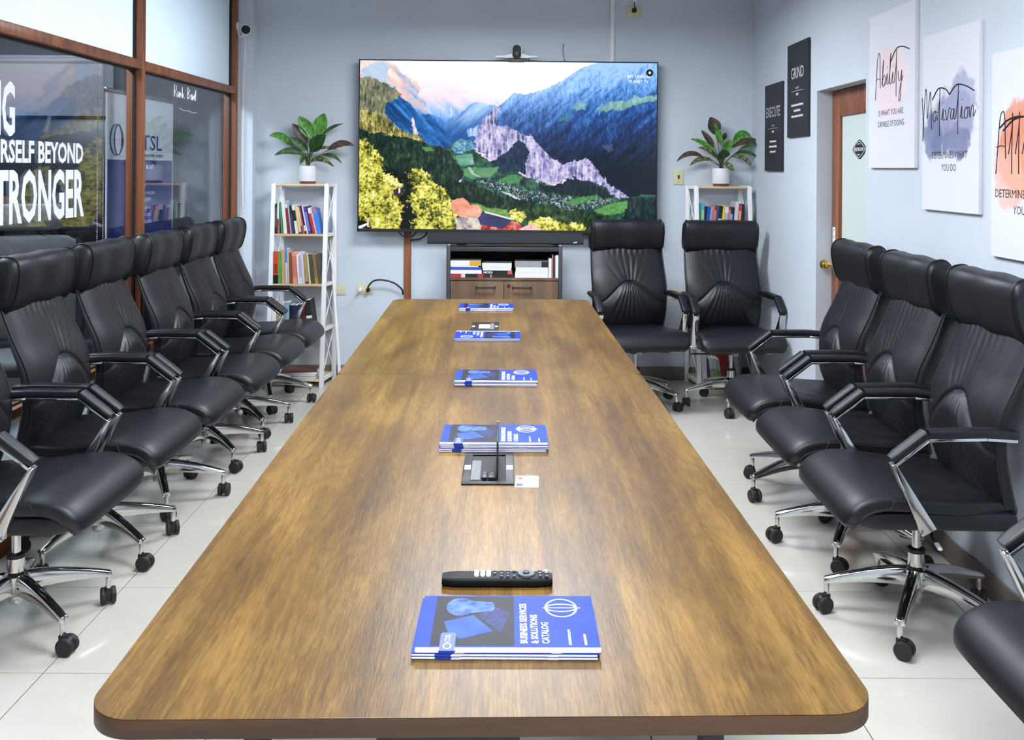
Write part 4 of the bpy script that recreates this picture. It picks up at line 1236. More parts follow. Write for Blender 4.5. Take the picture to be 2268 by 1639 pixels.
# ------------------------------------------------------------------ ladder bookcases
LV = [1.402, 1.047, 0.697, 0.385, 0.040]          # undersides of the shelf boards
def front_y(z):
    return 6.90 - 0.16 * (1.417 - z) / 1.417
def bookcase(label, x0, x1, skew):
    """x0, x1 = outer front posts; skew shifts the rear posts sideways."""
    t = thing('bookcase', label, 'bookcase', (0, 0, 0), group='white ladder bookcases')
    pw = 0.030
    YR = 7.02
    for k, x in enumerate((x0, x1 - pw)):
        f = MB()
        za, zb = 0.0, 1.417
        f.loft([[(x, front_y(z), z), (x + pw, front_y(z), z), (x + pw, front_y(z) + 0.03, z), (x, front_y(z) + 0.03, z)] for z in (za, zb)])
        f.build('front_post', M_white, t, bevel=0.0015)
        box('rear_post', M_white, (x + skew, x + skew + pw, YR, YR + 0.03, 0, 1.417), t, 0.0015)
        for z in LV:
            s = MB()
            ya = front_y(z + 0.0075) + 0.028
            s.loft([[(x + pw * .2, ya, z - 0.004), (x + pw * .8, ya, z - 0.004), (x + pw * .8, ya, z + 0.02), (x + pw * .2, ya, z + 0.02)],
                    [(x + skew + pw * .2, YR, z - 0.004), (x + skew + pw * .8, YR, z - 0.004), (x + skew + pw * .8, YR, z + 0.02), (x + skew + pw * .2, YR, z + 0.02)]])
            s.build('side_rail', M_white, t)
        for a, b in zip(LV[1:], LV):
            br = MB()
            xm = x + pw / 2
            br.tube([(xm, front_y(a) + 0.03, a + 0.02), (xm + skew, YR, b)], 0.0035, 6)
            br.tube([(xm + 0.003, front_y(b) + 0.03, b), (xm + skew + 0.003, YR, a + 0.02)], 0.0035, 6)
            br.build('cross_brace', M_white, t, smooth=True)
    for z in LV:
        b = MB()
        y0 = front_y(z + 0.0075)
        lo, hi = x0 + pw + 0.001, x1 - pw - 0.001
        b.loft([[(lo, y0 + 0.004, zz), (hi, y0 + 0.004, zz), (hi + skew, YR + 0.028, zz), (lo + skew, YR + 0.028, zz)] for zz in (z, z + 0.016)])
        b.build('shelf', M_shelf, t, bevel=0.0012)
    return t

BL = bookcase('white and pine ladder bookcase left of the television', -1.742, -1.335, 0.035)
BR = bookcase('white and pine ladder bookcase right of the television', 1.272, 1.682, -0.04)
K1, K2 = 0.000445, 0.000290
W_, B_, RD, GN = (236, 236, 232), (30, 30, 34), (150, 34, 44), (70, 150, 96)
up = [('black spined', 38, 480, 0, (28, 28, 30), ((.2, .85, (90, 90, 92)),)), ('white and red spined', 32, 495, 0, W_, ((0.0, .48, (176, 36, 56)),)),
      ('green spined', 33, 500, .07, GN), ('thick tall white', 64, 525, .09, (232, 230, 222)),
      ('dark red', 40, 470, .105, (146, 36, 44), ((.88, 1, W_),)), ('pale blue grey', 28, 500, .115, (150, 172, 202)),
      ('slim black', 42, 450, .13, (26, 26, 30), ((.05, .7, (64, 64, 68)),)), ('white with black circle', 54, 460, .15, (226, 224, 226), ((.45, .82, B_),)),
      ('pale yellow', 46, 445, .165, (228, 204, 120), ((.0, .06, (60, 50, 30)),)), ('thin white and navy', 18, 430, .18, (226, 228, 236), ((0, .3, (30, 36, 80)),)),
      ('pink red', 24, 450, .185, (206, 72, 92)), ('black and white', 26, 450, .19, B_, ((.1, .3, W_),)), ('white thin', 22, 455, .195, W_),
      ('blue violet', 48, 440, .205, (66, 66, 176), ((.1, .8, (120, 120, 206)),)), ('maroon', 20, 450, .215, (80, 36, 42)),
      ('red with white top', 44, 425, .22, (196, 56, 56), ((.78, .98, W_),)), ('white narrow', 14, 430, .225, W_), ('periwinkle', 28, 425, .23, (130, 130, 206)),
      ('bright blue with orange top', 40, 410, .235, (56, 132, 222), ((.85, 1, (232, 110, 80)),))]
book_row(-1.709, front_y(1.063) + 0.012, 1.0632, [(a, th * K1 * .86, h * K1, *r) for a, th, h, *r in up], 'books on the upper shelf of the left bookcase', 'upper shelf of the left bookcase')
lo = [('orange red and black JOKES', 82, 510, 0, (214, 76, 46), ((0, .27, (22, 20, 20)),), ('JOKES', (60, 20, 16), 0.022, .32, .62)), ('green', 48, 500, 0, (92, 164, 72)), ('tan', 60, 525, .015, (196, 168, 118)),
      ('bright blue and pale', 33, 555, .025, (206, 208, 226), ((.6, 1, (66, 136, 216)),)), ('cream pink', 25, 520, .03, (216, 188, 172)), ('reddish brown', 46, 490, .04, (130, 82, 54)),
      ('salmon', 74, 490, .05, (238, 150, 128), ((.2, .9, (214, 120, 104)),)), ('narrow white', 30, 470, .065, W_), ('white lettered', 38, 500, .07, (226, 228, 232), ((.2, .9, (180, 182, 196)),)),
      ('pale lavender', 38, 480, .08, (216, 204, 232)), ('golden tan', 58, 465, .09, (176, 146, 84), ((0, .07, (120, 50, 40)),)), ('white and green', 24, 470, .10, (214, 222, 190)),
      ('dark olive', 58, 470, .105, (76, 78, 52)), ('brown', 62, 470, .115, (136, 104, 78), ((0, .2, (166, 134, 84)),)), ('dark khaki', 38, 470, .12, (84, 78, 56))]
book_row(-1.709, front_y(0.713) + 0.012, 0.7132, [(a, th * K1 * .93, h * K1, *r) for a, th, h, *r in lo], 'books on the middle shelf of the left bookcase', 'middle shelf of the left bookcase')
third = [('white', .03, .17, 0, W_), ('pale brown', .025, .16, 0, (170, 150, 120)), ('cream', .03, .18, 0, (214, 206, 186)), ('sky blue and white', .035, .185, 0, (150, 186, 214)), ('black', .028, .165, 0, B_),
         ('navy', .03, .165, .0, (36, 50, 110)), ('dark slate', .026, .17, .05, (50, 56, 66)), ('dark red', .02, .175, .08, (104, 30, 36)), ('black with white lettering', .04, .2, .13, (34, 32, 36), ((.2, .3, W_), (.36, .46, W_)))]
book_row(-1.709, front_y(0.401) + 0.012, 0.4012, third, 'books on the third shelf of the left bookcase', 'third shelf of the left bookcase')
for k in range(4):
    mg = thing('magazine', ['topmost dark red magazine lying on the left bookcase bottom shelf', 'second magazine from the top on the left bookcase bottom shelf', 'third magazine from the top on the left bookcase bottom shelf', 'lowest magazine on the left bookcase bottom shelf'][k], 'magazine', (-1.50, 6.80, 0.0562 + (3 - k) * 0.0145), (0, 0, [.15, .04, .1, -.03][k]), 'magazines on the bottom shelf')
    box('pages', M_paper, (-0.135, 0.11, -0.09, 0.10, 0, 0.0125), mg)
    box('cover', spine_mat([(92, 52, 44), (214, 210, 204), (92, 96, 106), (206, 200, 190)][k]), (-0.136, 0.111, -0.091, 0.101, 0.0125, 0.014), mg)
# right bookcase: these tip to the right
ru = [('teal and lime', 74, 490, 0, (70, 180, 190), ((.1, .8, (160, 210, 110)),)), ('royal blue', 80, 410, -.13, (40, 82, 168), ((0, .3, (110, 170, 230)),)), ('light blue', 44, 410, -.13, (130, 180, 232)),
      ('orange', 48, 445, -.125, (222, 122, 76)), ('dark red and pink', 50, 440, -.12, (150, 50, 56), ((.1, .85, (216, 130, 130)),)), ('navy and white', 62, 430, -.115, (52, 74, 122), ((0, .45, W_),)),
      ('black with white lettering', 92, 430, -.11, (24, 24, 26), ((.05, .2, W_), (.3, .36, W_), (.5, .58, W_))), ('yellow', 55, 445, -.105, (230, 210, 66)), ('white', 92, 405, -.10, (234, 232, 228), ((.3, .8, (190, 188, 182)),)),
      ('crimson and pink', 54, 405, -.095, (168, 34, 72), ((.05, .9, (222, 120, 150)),)), ('sky blue and black', 58, 370, -.09, (120, 190, 226), ((.8, 1, B_),)), ('slim black', 36, 400, -.085, (34, 34, 36)),
      ('thick pale grey', 96, 540, -.08, (206, 206, 214), ((.05, .5, W_),)), ('bright red', 78, 465, -.06, (198, 56, 44), ((.2, .8, (232, 150, 120)),)), ('black tall', 70, 480, -.02, (32, 32, 34))]
book_row(1.318, front_y(1.063) + 0.012, 1.0632, [(a, th * K2 * .93, h * .000282 + .094, *r) for a, th, h, *r in ru], 'books on the upper shelf of the right bookcase', 'upper shelf of the right bookcase')
rl = [('white binder like', .034, .20, .06, (210, 210, 208)), ('purple', .014, .15, .10, (76, 56, 130)), ('white and green striped', .024, .16, .12, (206, 210, 206), ((.05, .55, (150, 176, 110)),)), ('blue and white striped', .024, .16, .13, (190, 196, 212), ((.05, .55, (130, 160, 110)),)),
      ('grey and green', .022, .155, .14, (176, 182, 178), ((.05, .5, (128, 150, 96)),)), ('large red file', .085, .20, .15, (140, 26, 34)), ('slim red', .012, .20, .15, (160, 36, 40)), ('pale grey leaning', .03, .19, .16, (164, 172, 184))]
book_row(1.312, front_y(0.056) + 0.012, 0.0562, rl, 'files on the bottom shelf of the right bookcase', 'bottom shelf of the right bookcase')
rm = [('dark blue', .03, .2, 0, (46, 60, 100)), ('grey', .03, .21, 0, (120, 122, 126)), ('black', .035, .2, 0, B_), ('maroon', .03, .19, 0, (96, 36, 44))]
book_row(1.312, front_y(0.401) + 0.012, 0.4012, rm, 'books on the third shelf of the right bookcase', 'third shelf of the right bookcase')

# books lying in the cabinet
KC = 0.000455
def flat_book(label, x0, x1, z, h, rgb, bands=(), title=None):
    t = thing('book', label, 'book', (CX0 + 0.026 + (x0 - 122) * KC, CY0 + 0.02, z), (0, 0, 0), 'books lying in the media cabinet')
    w = (x1 - x0) * KC
    m = spine_mat(rgb)
    c = MB()
    c.box(0, w, 0.003, 0.16, 0, 0.0018).box(0, w, 0.003, 0.16, h - 0.0018, h).box(0, w, 0, 0.0035, 0, h)
    c.build('cover', m, t, bevel=0.0006, seg=1)
    box('pages', M_paper, (0.003, w - 0.003, 0.0035, 0.156, 0.0018, h - 0.0018), t)
    for (a, b, col) in bands:
        box('spine_band', spine_mat(col), (a * w, b * w, -0.0006, 0.0006, 0.0004, h - 0.0004), t)
    if title:
        text('spine_title', title, h * .6, M_vinyl, t, (w * .18, -0.001, h * .2), bold=0.015, width=w * .3)
    return h
def flat_stack(items, where):
    z = CSZ + 0.0003
    n = len(items)
    names = ['lowest', 'second from below', 'third from below', 'fourth from below', 'topmost']
    for i, (look, x0, x1, h, rgb, *r) in enumerate(items):
        pos = 'topmost' if i == n - 1 else names[i]
        flat_book('%s book lying %s in the %s cabinet stack' % (look, pos, where), x0, x1, z, h * KC, rgb, *(r or ()))
        z += h * KC + 0.0003
flat_stack([('red and black', 120, 610, 55, (168, 44, 56), ((.33, .45, (206, 204, 198)), (.45, .83, B_))), ('white', 122, 585, 55, (230, 230, 228)), ('blue', 125, 572, 42, (48, 80, 180)),
            ('thin cream', 127, 535, 20, (228, 224, 208)), ('white and mustard', 122, 572, 72, (228, 230, 228), ((.63, 1, (206, 160, 44)),))], 'left')
flat_stack([('black', 612, 1066, 52, (32, 30, 32), ((.22, .27, (150, 148, 144)),)), ('black MODI', 600, 1038, 52, (24, 24, 26), ((.84, 1, (216, 84, 76)),), 'MODI'), ('white', 600, 1022, 42, (226, 224, 226)), ('pale', 590, 1028, 62, (220, 222, 222))], 'middle')
flat_stack([('thick ivory', 1078, 1570, 82, (228, 228, 222)), ('ivory', 1088, 1568, 72, (224, 226, 222)), ('grey and black', 1075, 1568, 88, (150, 152, 156), ((.8, 1, B_),))], 'right')
for k, (look, x0, w, h, rgb) in enumerate((('white', 1575, 44, 288, (224, 228, 230)), ('copper', 1624, 20, 350, (170, 110, 84)), ('navy', 1650, 20, 320, (46, 50, 76)), ('tall white', 1675, 44, 338, (230, 230, 230)))):
    make_book('%s book standing upright, %s of four at the cabinet stack end' % (look, ORD[k] if k else 'leftmost'), w * KC, h * KC, 0.15, rgb, (CX0 + 0.026 + (x0 - 122) * KC, CY0 + 0.02, CSZ + 0.0003), (0, 0, 0), (), 'books standing in the media cabinet')

# ------------------------------------------------------------------ plants
def leaf_mat(name, c1, c2, c3):
    m = bpy.data.materials.new(name)
    m.use_nodes = True
    nt = m.node_tree
    p = nt.nodes['Principled BSDF']
    p.inputs['Roughness'].default_value = 0.45
    tc = nt.nodes.new('ShaderNodeTexCoord')
    n = nt.nodes.new('ShaderNodeTexNoise')
    n.inputs['Scale'].default_value = 45
    n.inputs['Detail'].default_value = 4
    nt.links.new(tc.outputs['Object'], n.inputs['Vector'])
    r = nt.nodes.new('ShaderNodeValToRGB')
    r.color_ramp.elements[0].color = lin(c1)
    r.color_ramp.elements[0].position = .36
    r.color_ramp.elements.new(.5).color = lin(c2)
    r.color_ramp.elements[-1].color = lin(c3)
    r.color_ramp.elements[-1].position = .66
    nt.links.new(n.outputs['Fac'], r.inputs['Fac'])
    nt.links.new(r.outputs['Color'], p.inputs['Base Color'])
    return m
LEAF = {'g': leaf_mat('leaf_green', (52, 112, 34), (78, 140, 46), (104, 164, 62)), 'd': leaf_mat('leaf_dark', (30, 56, 30), (46, 84, 38), (66, 104, 50)),
        'r': leaf_mat('leaf_red', (66, 42, 40), (58, 66, 44), (118, 64, 66)), 'm': leaf_mat('leaf_mottled', (38, 58, 34), (84, 96, 56), (146, 146, 92))}
M_pot = mat('pot_white', (232, 232, 232), 0.5, var=0.08, vscale=160, bump=0.5, bscale=130)
M_potb = mat('pot_base', (104, 62, 52), 0.6, var=0.1)
M_stem = mat('plant_stem', (92, 84, 56), 0.6)
M_soil = mat('soil', (40, 32, 26), 0.9, var=0.3)
def plant(label, px, cx, top, leaves, scale, seed):
    PY = 6.955
    S = PY / FPX / scale
    x = wx(px, PY)
    t = thing('potted_plant', label, 'plant', (x, PY, 1.4182), group='leafy plants on the bookcases')
    hp = 0.128
    pot = MB().lathe([(0.001, 0.018), (0.058, 0.018), (0.060, 0.024), (0.0605, hp - 0.003), (0.058, hp), (0.0545, hp - 0.002), (0.053, hp - 0.02), (0.001, hp - 0.02)], 36).build('pot', M_pot, t, smooth=True, ang=40)
    MB().lathe([(0.001, 0), (0.056, 0), (0.057, 0.018), (0.001, 0.0185)], 36).build('pot_base', M_potb, t, smooth=True)
    MB().lathe([(0.001, hp - 0.018), (0.052, hp - 0.019), (0.052, hp - 0.03), (0.001, hp - 0.03)], 24).build('soil', M_soil, t)
    rnd = random.Random(seed)
    st_ = MB()
    for q in range(4):
        a = q * 1.7
        st_.tube(crom([(0.008 * math.cos(a), 0.008 * math.sin(a), hp - 0.025), (0.012 * math.cos(a), 0.012 * math.sin(a), hp + 0.03), (0.016 * math.cos(a), 0.014 * math.sin(a), hp + 0.09)], 8), 0.0045, 6)
    st_.build('stem', M_stem, t, smooth=True)
    def P(p, dy):
        return Vector(((p[0] - cx) * S, dy, hp + (top - p[1]) * S))
    for i, lf in enumerate(leaves):
        base, tip, w, kind, dy = lf[:5]
        mid = lf[5] if len(lf) > 5 else ((base[0] + tip[0]) / 2, (base[1] + tip[1]) / 2 - 25)
        # dy: how far the tip comes forward (-) or back (+)
        b0, b1, b2 = P(base, dy * .35), P(mid, dy * .75), P(tip, dy)
        N = 10
        axis = [(1 - s) ** 2 * b0 + 2 * s * (1 - s) * b1 + s * s * b2 for s in [k / N for k in range(N + 1)]]
        L_, vs_, fs_ = MB(), [], []
        for k, p in enumerate(axis):
            s = k / N
            tg = (axis[min(k + 1, N)] - axis[max(k - 1, 0)]).normalized()
            view = Vector((0.15, -1, 0.25)).normalized()
            sd = tg.cross(view).normalized()
            nr = sd.cross(tg).normalized()
            hw = w * S * .58 * (math.sin(PI * min(1, s ** .85 * .97 + .015)) ** .8)
            cup = hw * .30
            wave = math.sin(s * 9 + i) * hw * .07
            for c in (-1, -.5, 0, .5, 1):
                vs_.append(p + sd * hw * c - nr * (-cup * c * c + wave * c) * 1.0)
        for k in range(N):
            for c in range(4):
                fs_.append((k * 5 + c, k * 5 + c + 1, k * 5 + c + 6, k * 5 + c + 5))
        L_.add(vs_, fs_)
        ax = [(0.0, 0.0, hp + 0.01), ((b0.x) * .45, b0.y * .4, hp + (b0.z - hp) * .55), tuple(b0), tuple(axis[3])]
        L_.tube(crom(ax, 10), 0.0025, 5)
        L_.build('leaf', LEAF[kind], t, smooth=True, ang=70)
    return t
plant('potted plant with bright green upright leaves on the left bookcase', 682, 885, 1230, [
    ((980, 640), (690, 180), 250, 'g', -.02), ((1080, 580), (1240, 110), 260, 'g', -.01), ((1180, 570), (1620, 320), 65, 'd', .02, (1350, 380)),
    ((870, 760), (570, 340), 200, 'r', -.04), ((560, 830), (50, 600), 140, 'g', .0, (330, 500)), ((880, 900), (545, 640), 180, 'd', -.07),
    ((960, 920), (1310, 570), 260, 'd', -.09), ((850, 1000), (240, 1010), 130, 'd', -.09, (540, 830)), ((1000, 900), (1490, 880), 60, 'm', .02, (1220, 780)),
    ((1300, 900), (1880, 800), 130, 'r', -.01, (1600, 660)), ((1180, 1010), (1640, 1180), 75, 'd', -.05, (1430, 930)), ((930, 1150), (1490, 1250), 100, 'm', -.08, (1180, 980)),
    ((840, 1000), (770, 1200), 90, 'd', -.08), ((720, 900), (540, 760), 80, 'r', .02)], 9.64, 1)
plant('potted plant with dark reddish leaves on the right bookcase', 1597, 1030, 1200, [
    ((930, 490), (790, 110), 260, 'r', .0), ((1020, 700), (860, 250), 130, 'g', -.03), ((880, 760), (610, 390), 125, 'r', .01), ((880, 850), (360, 580), 95, 'g', -.03, (640, 620)),
    ((930, 990), (510, 770), 85, 'm', -.06, (720, 740)), ((650, 970), (65, 1065), 100, 'r', -.03, (320, 770)), ((850, 1040), (315, 1155), 95, 'm', -.08, (520, 920)),
    ((1020, 1010), (1010, 790), 260, 'd', -.09), ((1100, 830), (1210, 600), 170, 'g', -.05), ((1290, 670), (1680, 530), 160, 'g', .01, (1450, 360)),
    ((1230, 770), (1890, 700), 120, 'r', -.01, (1650, 480)), ((1380, 830), (1880, 710), 75, 'd', -.04, (1620, 640)), ((1310, 890), (1830, 1000), 75, 'd', -.02, (1600, 770)),
    ((1250, 950), (1655, 1200), 115, 'm', -.07, (1480, 870)), ((1090, 1080), (1240, 1270), 130, 'm', -.09), ((1080, 600), (1150, 440), 90, 'd', .03)], 9.643, 2)
# ------------------------------------------------------------------ conference table
TZ = 0.75
TA = math.atan2(0.105, 4.4)                 # the table stands slightly askew
TL = Matrix.Translation((-0.0405, 1.393, 0)) @ Matrix.Rotation(TA, 4, 'Z')
tb = thing('conference_table', 'long brown oak conference table with two rounded tops', 'table', (-0.0405, 1.393, 0), (0, 0, TA))
LEN1, LEN2, HW_ = 2.315, 2.115, 0.5815
def slab(y0, y1, r_near, r_far):
    pts = []
    for cx, cy, a0, r in ((HW_, y1, 0, r_far), (-HW_, y1, 90, r_far), (-HW_, y0, 180, r_near), (HW_, y0, 270, r_near)):
        sx, sy = (1 if cx > 0 else -1), (1 if cy == y1 else -1)
        for k in range(13):
            a = math.radians(a0 + 90 * k / 12)
            pts.append((cx - sx * r + r * math.cos(a), cy - sy * r + r * math.sin(a)))
    return pts
for (y0, y1, rn, rf) in ((0, LEN1, 0.075, 0.022), (LEN1 + 0.003, LEN1 + LEN2, 0.012, 0.07)):
    poly = slab(y0, y1, rn, rf)
    top = MB().prism(poly, TZ - 0.0015, TZ, 'XY').build('tabletop', M_table, tb, bevel=0.0006, seg=1)
    MB().prism(poly, TZ - 0.030, TZ - 0.0015, 'XY').build('edge_band', M_tedge, top, bevel=0.0015)
for (yy) in (0.32, 2.25, 4.2):
    for s in (-1, 1):
        lg = box('leg', M_darkmetal, (s * .40 - .018, s * .40 + .018, yy - .03, yy + .03, 0, TZ - 0.03), tb, 0.003)
    box('cross_beam', M_darkmetal, (-.40, .40, yy - .025, yy + .025, TZ - 0.07, TZ - 0.031), tb, 0.003)
box('long_beam', M_darkmetal, (-.20, -.16, .32, 4.2, TZ - 0.07, TZ - 0.032), tb)
box('long_beam', M_darkmetal, (.16, .20, .32, 4.2, TZ - 0.07, TZ - 0.032), tb)
# perforated cable tray near the front
tr = MB()
tr.box(-0.19, 0.06, 0.30, 0.302, TZ - 0.24, TZ - 0.031)
tr.box(-0.19, 0.06, 0.302, 0.42, TZ - 0.24, TZ - 0.238)
tray = tr.build('cable_tray', M_darkmetal, tb)
for k in range(9):
    MB().cyl((-0.155 + k * 0.0225, 0.2992, TZ - 0.037), (-0.155 + k * 0.0225, 0.3002, TZ - 0.037), 0.0035, n=10).build('hole', M_gasket, tray)

# ------------------------------------------------------------------ catalogs
M_cblue = mat('catalog_blue', (8, 56, 196), 0.42, spec=0.18, var=0.25, vscale=14)
M_cwhite = mat('catalog_paper', (236, 238, 244), 0.35, var=0.02)
M_cspine = mat('catalog_spine_blue', (38, 66, 170), 0.35)
M_cphoto = mat('catalog_photo', (26, 29, 34), 0.42, spec=0.18, var=0.4, vscale=12)
M_cglow = mat('catalog_hand', (70, 104, 220), 0.42, spec=0.18, var=0.7, vscale=55)
M_cglow2 = mat('catalog_phone', (36, 76, 214), 0.42, spec=0.18, var=0.25, vscale=25)
M_ckey = mat('catalog_laptop', (36, 44, 96), 0.42, spec=0.18, var=0.45, vscale=120)
M_ccyan = mat('catalog_cyan', (80, 190, 240), 0.36)
M_cprint = mat('catalog_print_white', (240, 243, 255), 0.35)
CW, CD, CT = 0.300, 0.200, 0.0046
def catalog_lower(parent_label, group):
    t = thing('catalog', parent_label, 'catalog', group=group)
    MB().prism(rrect(-CW / 2, CW / 2, 0, CD, 0.002, 2), 0.0006, CT - 0.0006, 'XY').build('pages', M_cwhite, t, bevel=0.0008, seg=1)
    box('cover', M_cblue, (-CW / 2, CW / 2, 0.001, CD, CT - 0.0006, CT), t)
    box('cover', M_cspine, (-CW / 2, CW / 2, 0.001, CD, 0, 0.0006), t)
    box('spine_mark', M_cspine, (-CW / 2 + 0.038, -CW / 2 + 0.066, -0.0006, 0.001, 0.0006, CT - 0.0004), t)
    for x in (-0.078, 0.078):
        box('staple', M_cwhite, (x - 0.008, x + 0.008, -0.001, 0.0, 0.001, CT - 0.001), t)
    return t
def catalog_top(label, group):
    t = catalog_lower(label, group)
    z = CT
    def U(u):
        return -CW / 2 + u * CW
    def quad(name, m, pts, dz, parent=t):
        return MB().prism([(U(u), v * CD) for u, v in pts], z + dz, z + dz + 0.00012, 'XY').build(name, m, parent)
    box('spine_strip', M_cwhite, (-CW / 2, CW / 2, 0, 0.011, z, z + 0.0001), t)
    ph = quad('cover_photo', M_cphoto, [(.075, .085), (.535, .085), (.535, .985), (.075, .985)], 0.0001)
    hand = [(.13 + .145 * (1 + .9 * math.cos(a)) * .62 + (.12 if math.cos(a) > .8 else 0), .78 + .17 * math.sin(a)) for a in [k * PI / 12 for k in range(24)]]
    quad('printed_hand', M_cglow, hand, 0.00024, ph)
    quad('printed_phone', M_cglow2, [(.135, .50), (.30, .62), (.415, .33), (.24, .20), (.17, .28)], 0.00022, ph)
    quad('printed_laptop', M_ckey, [(.33, .60), (.41, .80), (.51, .66), (.46, .30)], 0.00022, ph)
    tagp = quad('corner_tag', M_cspine, [(.128, 0.0), (.212, 0.0), (.212, .27), (.205, .30), (.135, .30), (.128, .27)], 0.00036)
    text('letters', 'CTSL', 0.0085, M_cprint, tagp, (U(.182), .20 * CD, z + .0006), rot=(0, 0, PI / 2), bold=.01, width=.026)
    ringt = MB().tube([(U(.17) + .006 * math.cos(a * PI / 8), .075 * CD + .009 * math.sin(a * PI / 8), z + .0006) for a in range(16)], .0011, 4, True, .15)
    ringt.build('logo', M_cprint, tagp)
    for (s, u, v0, v1) in (('BUSINESS SERVICES', .605, .12, .84), ('& SOLUTIONS', .665, .12, .63), ('CATALOG', .725, .12, .49)):
        text('letters', s, 0.0115, M_cprint, t, (U(u), (v0 + v1) / 2 * CD, z + .0003), rot=(0, 0, PI / 2), bold=.03, width=(v1 - v0) * CD)
    lg = MB()
    cx, cy = U(.81), .76 * CD
    for (rx, ry) in ((.027, .034), (.027, .014)):
        lg.tube([(cx + rx * math.cos(a * PI / 16), cy + ry * math.sin(a * PI / 16), z + .0004) for a in range(32)], .0018, 4, True, .15)
    lg.tube([(cx - .032, cy, z + .0004), (cx + .034, cy, z + .0004)], .0014, 4, flat=.15)
    lg.build('logo', M_cprint, t)
    for (u, v0, v1, m) in ((.84, .10, .36, M_cprint), (.925, .10, .28, M_cprint)):
        quad('small_print', m, [(u - .008, v0), (u + .006, v0), (u + .004, v1), (u - .008, v1)], .0002)
    quad('small_print', M_ccyan, [(.832, .27), (.847, .27), (.847, .32), (.832, .32)], .0004)
    return t
G_ = 'blue catalogs stacked on the table'
top0 = catalog_top('x', G_)
low0 = catalog_lower('x', G_)
used = {'t': False, 'l': False}
rc = random.Random(4)
NTH = ['topmost', 'second', 'third', 'fourth', 'fifth']
for (cx, cy, n, rot, where) in ((-0.0115, 1.552, 3, 0.0, 'nearest the photographer'), (-0.0585, 2.685, 5, 0.0, 'behind the open cable box'), (-0.0705, 3.495, 4, 0.0, 'at the middle of the table'),
                                (-0.130, 4.40, 3, PI, 'in front of the closed cable box'), (-0.160, 5.335, 3, 0.0, 'nearest the television')):
    for k in range(n):
        src = top0 if k == n - 1 else low0
        key = 't' if k == n - 1 else 'l'
        if used[key]:
            o = copy_tree(src)
        else:
            o, used[key] = src, True
        i = n - 1 - k
        o['label'] = ('topmost blue catalog of the stack %s' % where) if i == 0 else ('%s catalog from the top in the stack %s' % (NTH[i], where))
        j = rc.uniform(-.004, .004)
        a = rot + TA * .2 + rc.uniform(-.006, .006)
        o.location = (cx + j, cy + (CD if rot else 0) + rc.uniform(-.001, .003), TZ + 0.0003 + k * (CT + 0.0002))
        o.rotation_euler = (0, 0, a)

# ------------------------------------------------------------------ remote control
rm_ = thing('remote_control', 'black television remote control lying behind the nearest catalogs', 'remote control', (-0.031, 1.838, TZ + 0.0003), (0, 0, 0.008))
body = MB()
rings = []
for i in range(17):
    t = -1 + 2 * i / 16
    s = (1 - abs(t) ** 14) ** .5 if abs(t) < 1 else 0.25
    rings.append(sring((t * .1045, 0, .0095), (0, 1, 0), (0, 0, 1), .021 * max(s, .75), .0095 * max(s, .8), 20, 3.2))
body.loft(rings).build('body', mat('remote_shell', (16, 16, 18), 0.5, spec=0.2), rm_, smooth=True, ang=50)
M_key = mat('remote_key', (84, 86, 90), 0.4)
M_keyw = mat('remote_key_white', (236, 236, 236), 0.4)
def key(x, y, w, h, m, name='button'):
    return MB().prism(rrect(x - w / 2, x + w / 2, y - h / 2, y + h / 2, min(w, h) * .4, 3), .0175, .0215, 'XY').build(name, m, rm_, bevel=.0006, seg=1)
for x in (-.039, -.0275, -.0165):
    key(x, 0, .009, .026, M_keyw, 'app_button')
for x in (-.005, .008, .020, .032):
    for y in (-.012, -.001, .010):
        if rc.random() < .9:
            key(x, y, .006, .006, M_key)
MB().lathe([(.001, .0175), (.0165, .0175), (.0165, .021), (.0155, .022), (.008, .0215), (.001, .021)], 28, (.055, 0, 0)).build('navigation_ring', M_key, rm_, smooth=True)
MB().lathe([(.001, .0215), (.0065, .0215), (.006, .0235), (.001, .024)], 20, (.055, 0, 0)).build('ok_button', M_black, rm_, smooth=True)
for x in (.081, .093):
    for y in (-.011, .001, .012):
        key(x, y, .007, .006, M_key if x < .09 or y < .01 else M_keyw)

# ------------------------------------------------------------------ cable boxes in the table
def cable_box(label, x, y, w, d, open_):
    t = thing('cable_box', label, 'cable box', (x, y, TZ + 0.0003), (0, 0, TA * .4))
    f = MB()
    f.box(-w / 2, w / 2, 0, .02, 0, .004).box(-w / 2, w / 2, d - .02, d, 0, .004)
    f.box(-w / 2, -w / 2 + .022, .02, d - .02, 0, .004).box(w / 2 - .022, w / 2, .02, d - .02, 0, .004)
    f.build('frame', M_black, t, bevel=.0008, seg=1)
    for s in (-1, 1):
        box('sticker', M_vinyl, (s * (w / 2 - .011) - .008, s * (w / 2 - .011) + .008, d * .5 - .018, d * .5 + .018, .004, .0043), t)
    return t
o1 = cable_box('open black cable box in the table with raised flap', -0.066, 2.408, .132, .262, True)
MB().box(-.044, .044, .02, .242, .0003, .0012).build('well_floor', M_gasket, o1)
box('brush_strip', mat('grey_brush', (120, 122, 124), 0.8, var=0.2, vscale=(200)), (-.044, -.020, .03, .19, .001, .0042), o1)
fl = box('flap', M_black, (.0215, .0255, .03, .232, .004, .10), o1, .0012)
box('flap_latch', M_steel, (.0205, .0265, .215, .225, .094, .101), fl)
for (x0, y0, w, d) in ((-.016, .03, .014, .05), (-.0, .03, .02, .045)):
    s = box('socket', M_black, (x0, x0 + w, y0, y0 + d, .001, .010), o1, .001)
    box('socket_slot', M_steel, (x0 + w * .3, x0 + w * .7, y0 + .006, y0 + .010, .010, .0103), s)
    box('socket_slot', M_steel, (x0 + w * .3, x0 + w * .7, y0 + d - .012, y0 + d - .008, .010, .0103), s)
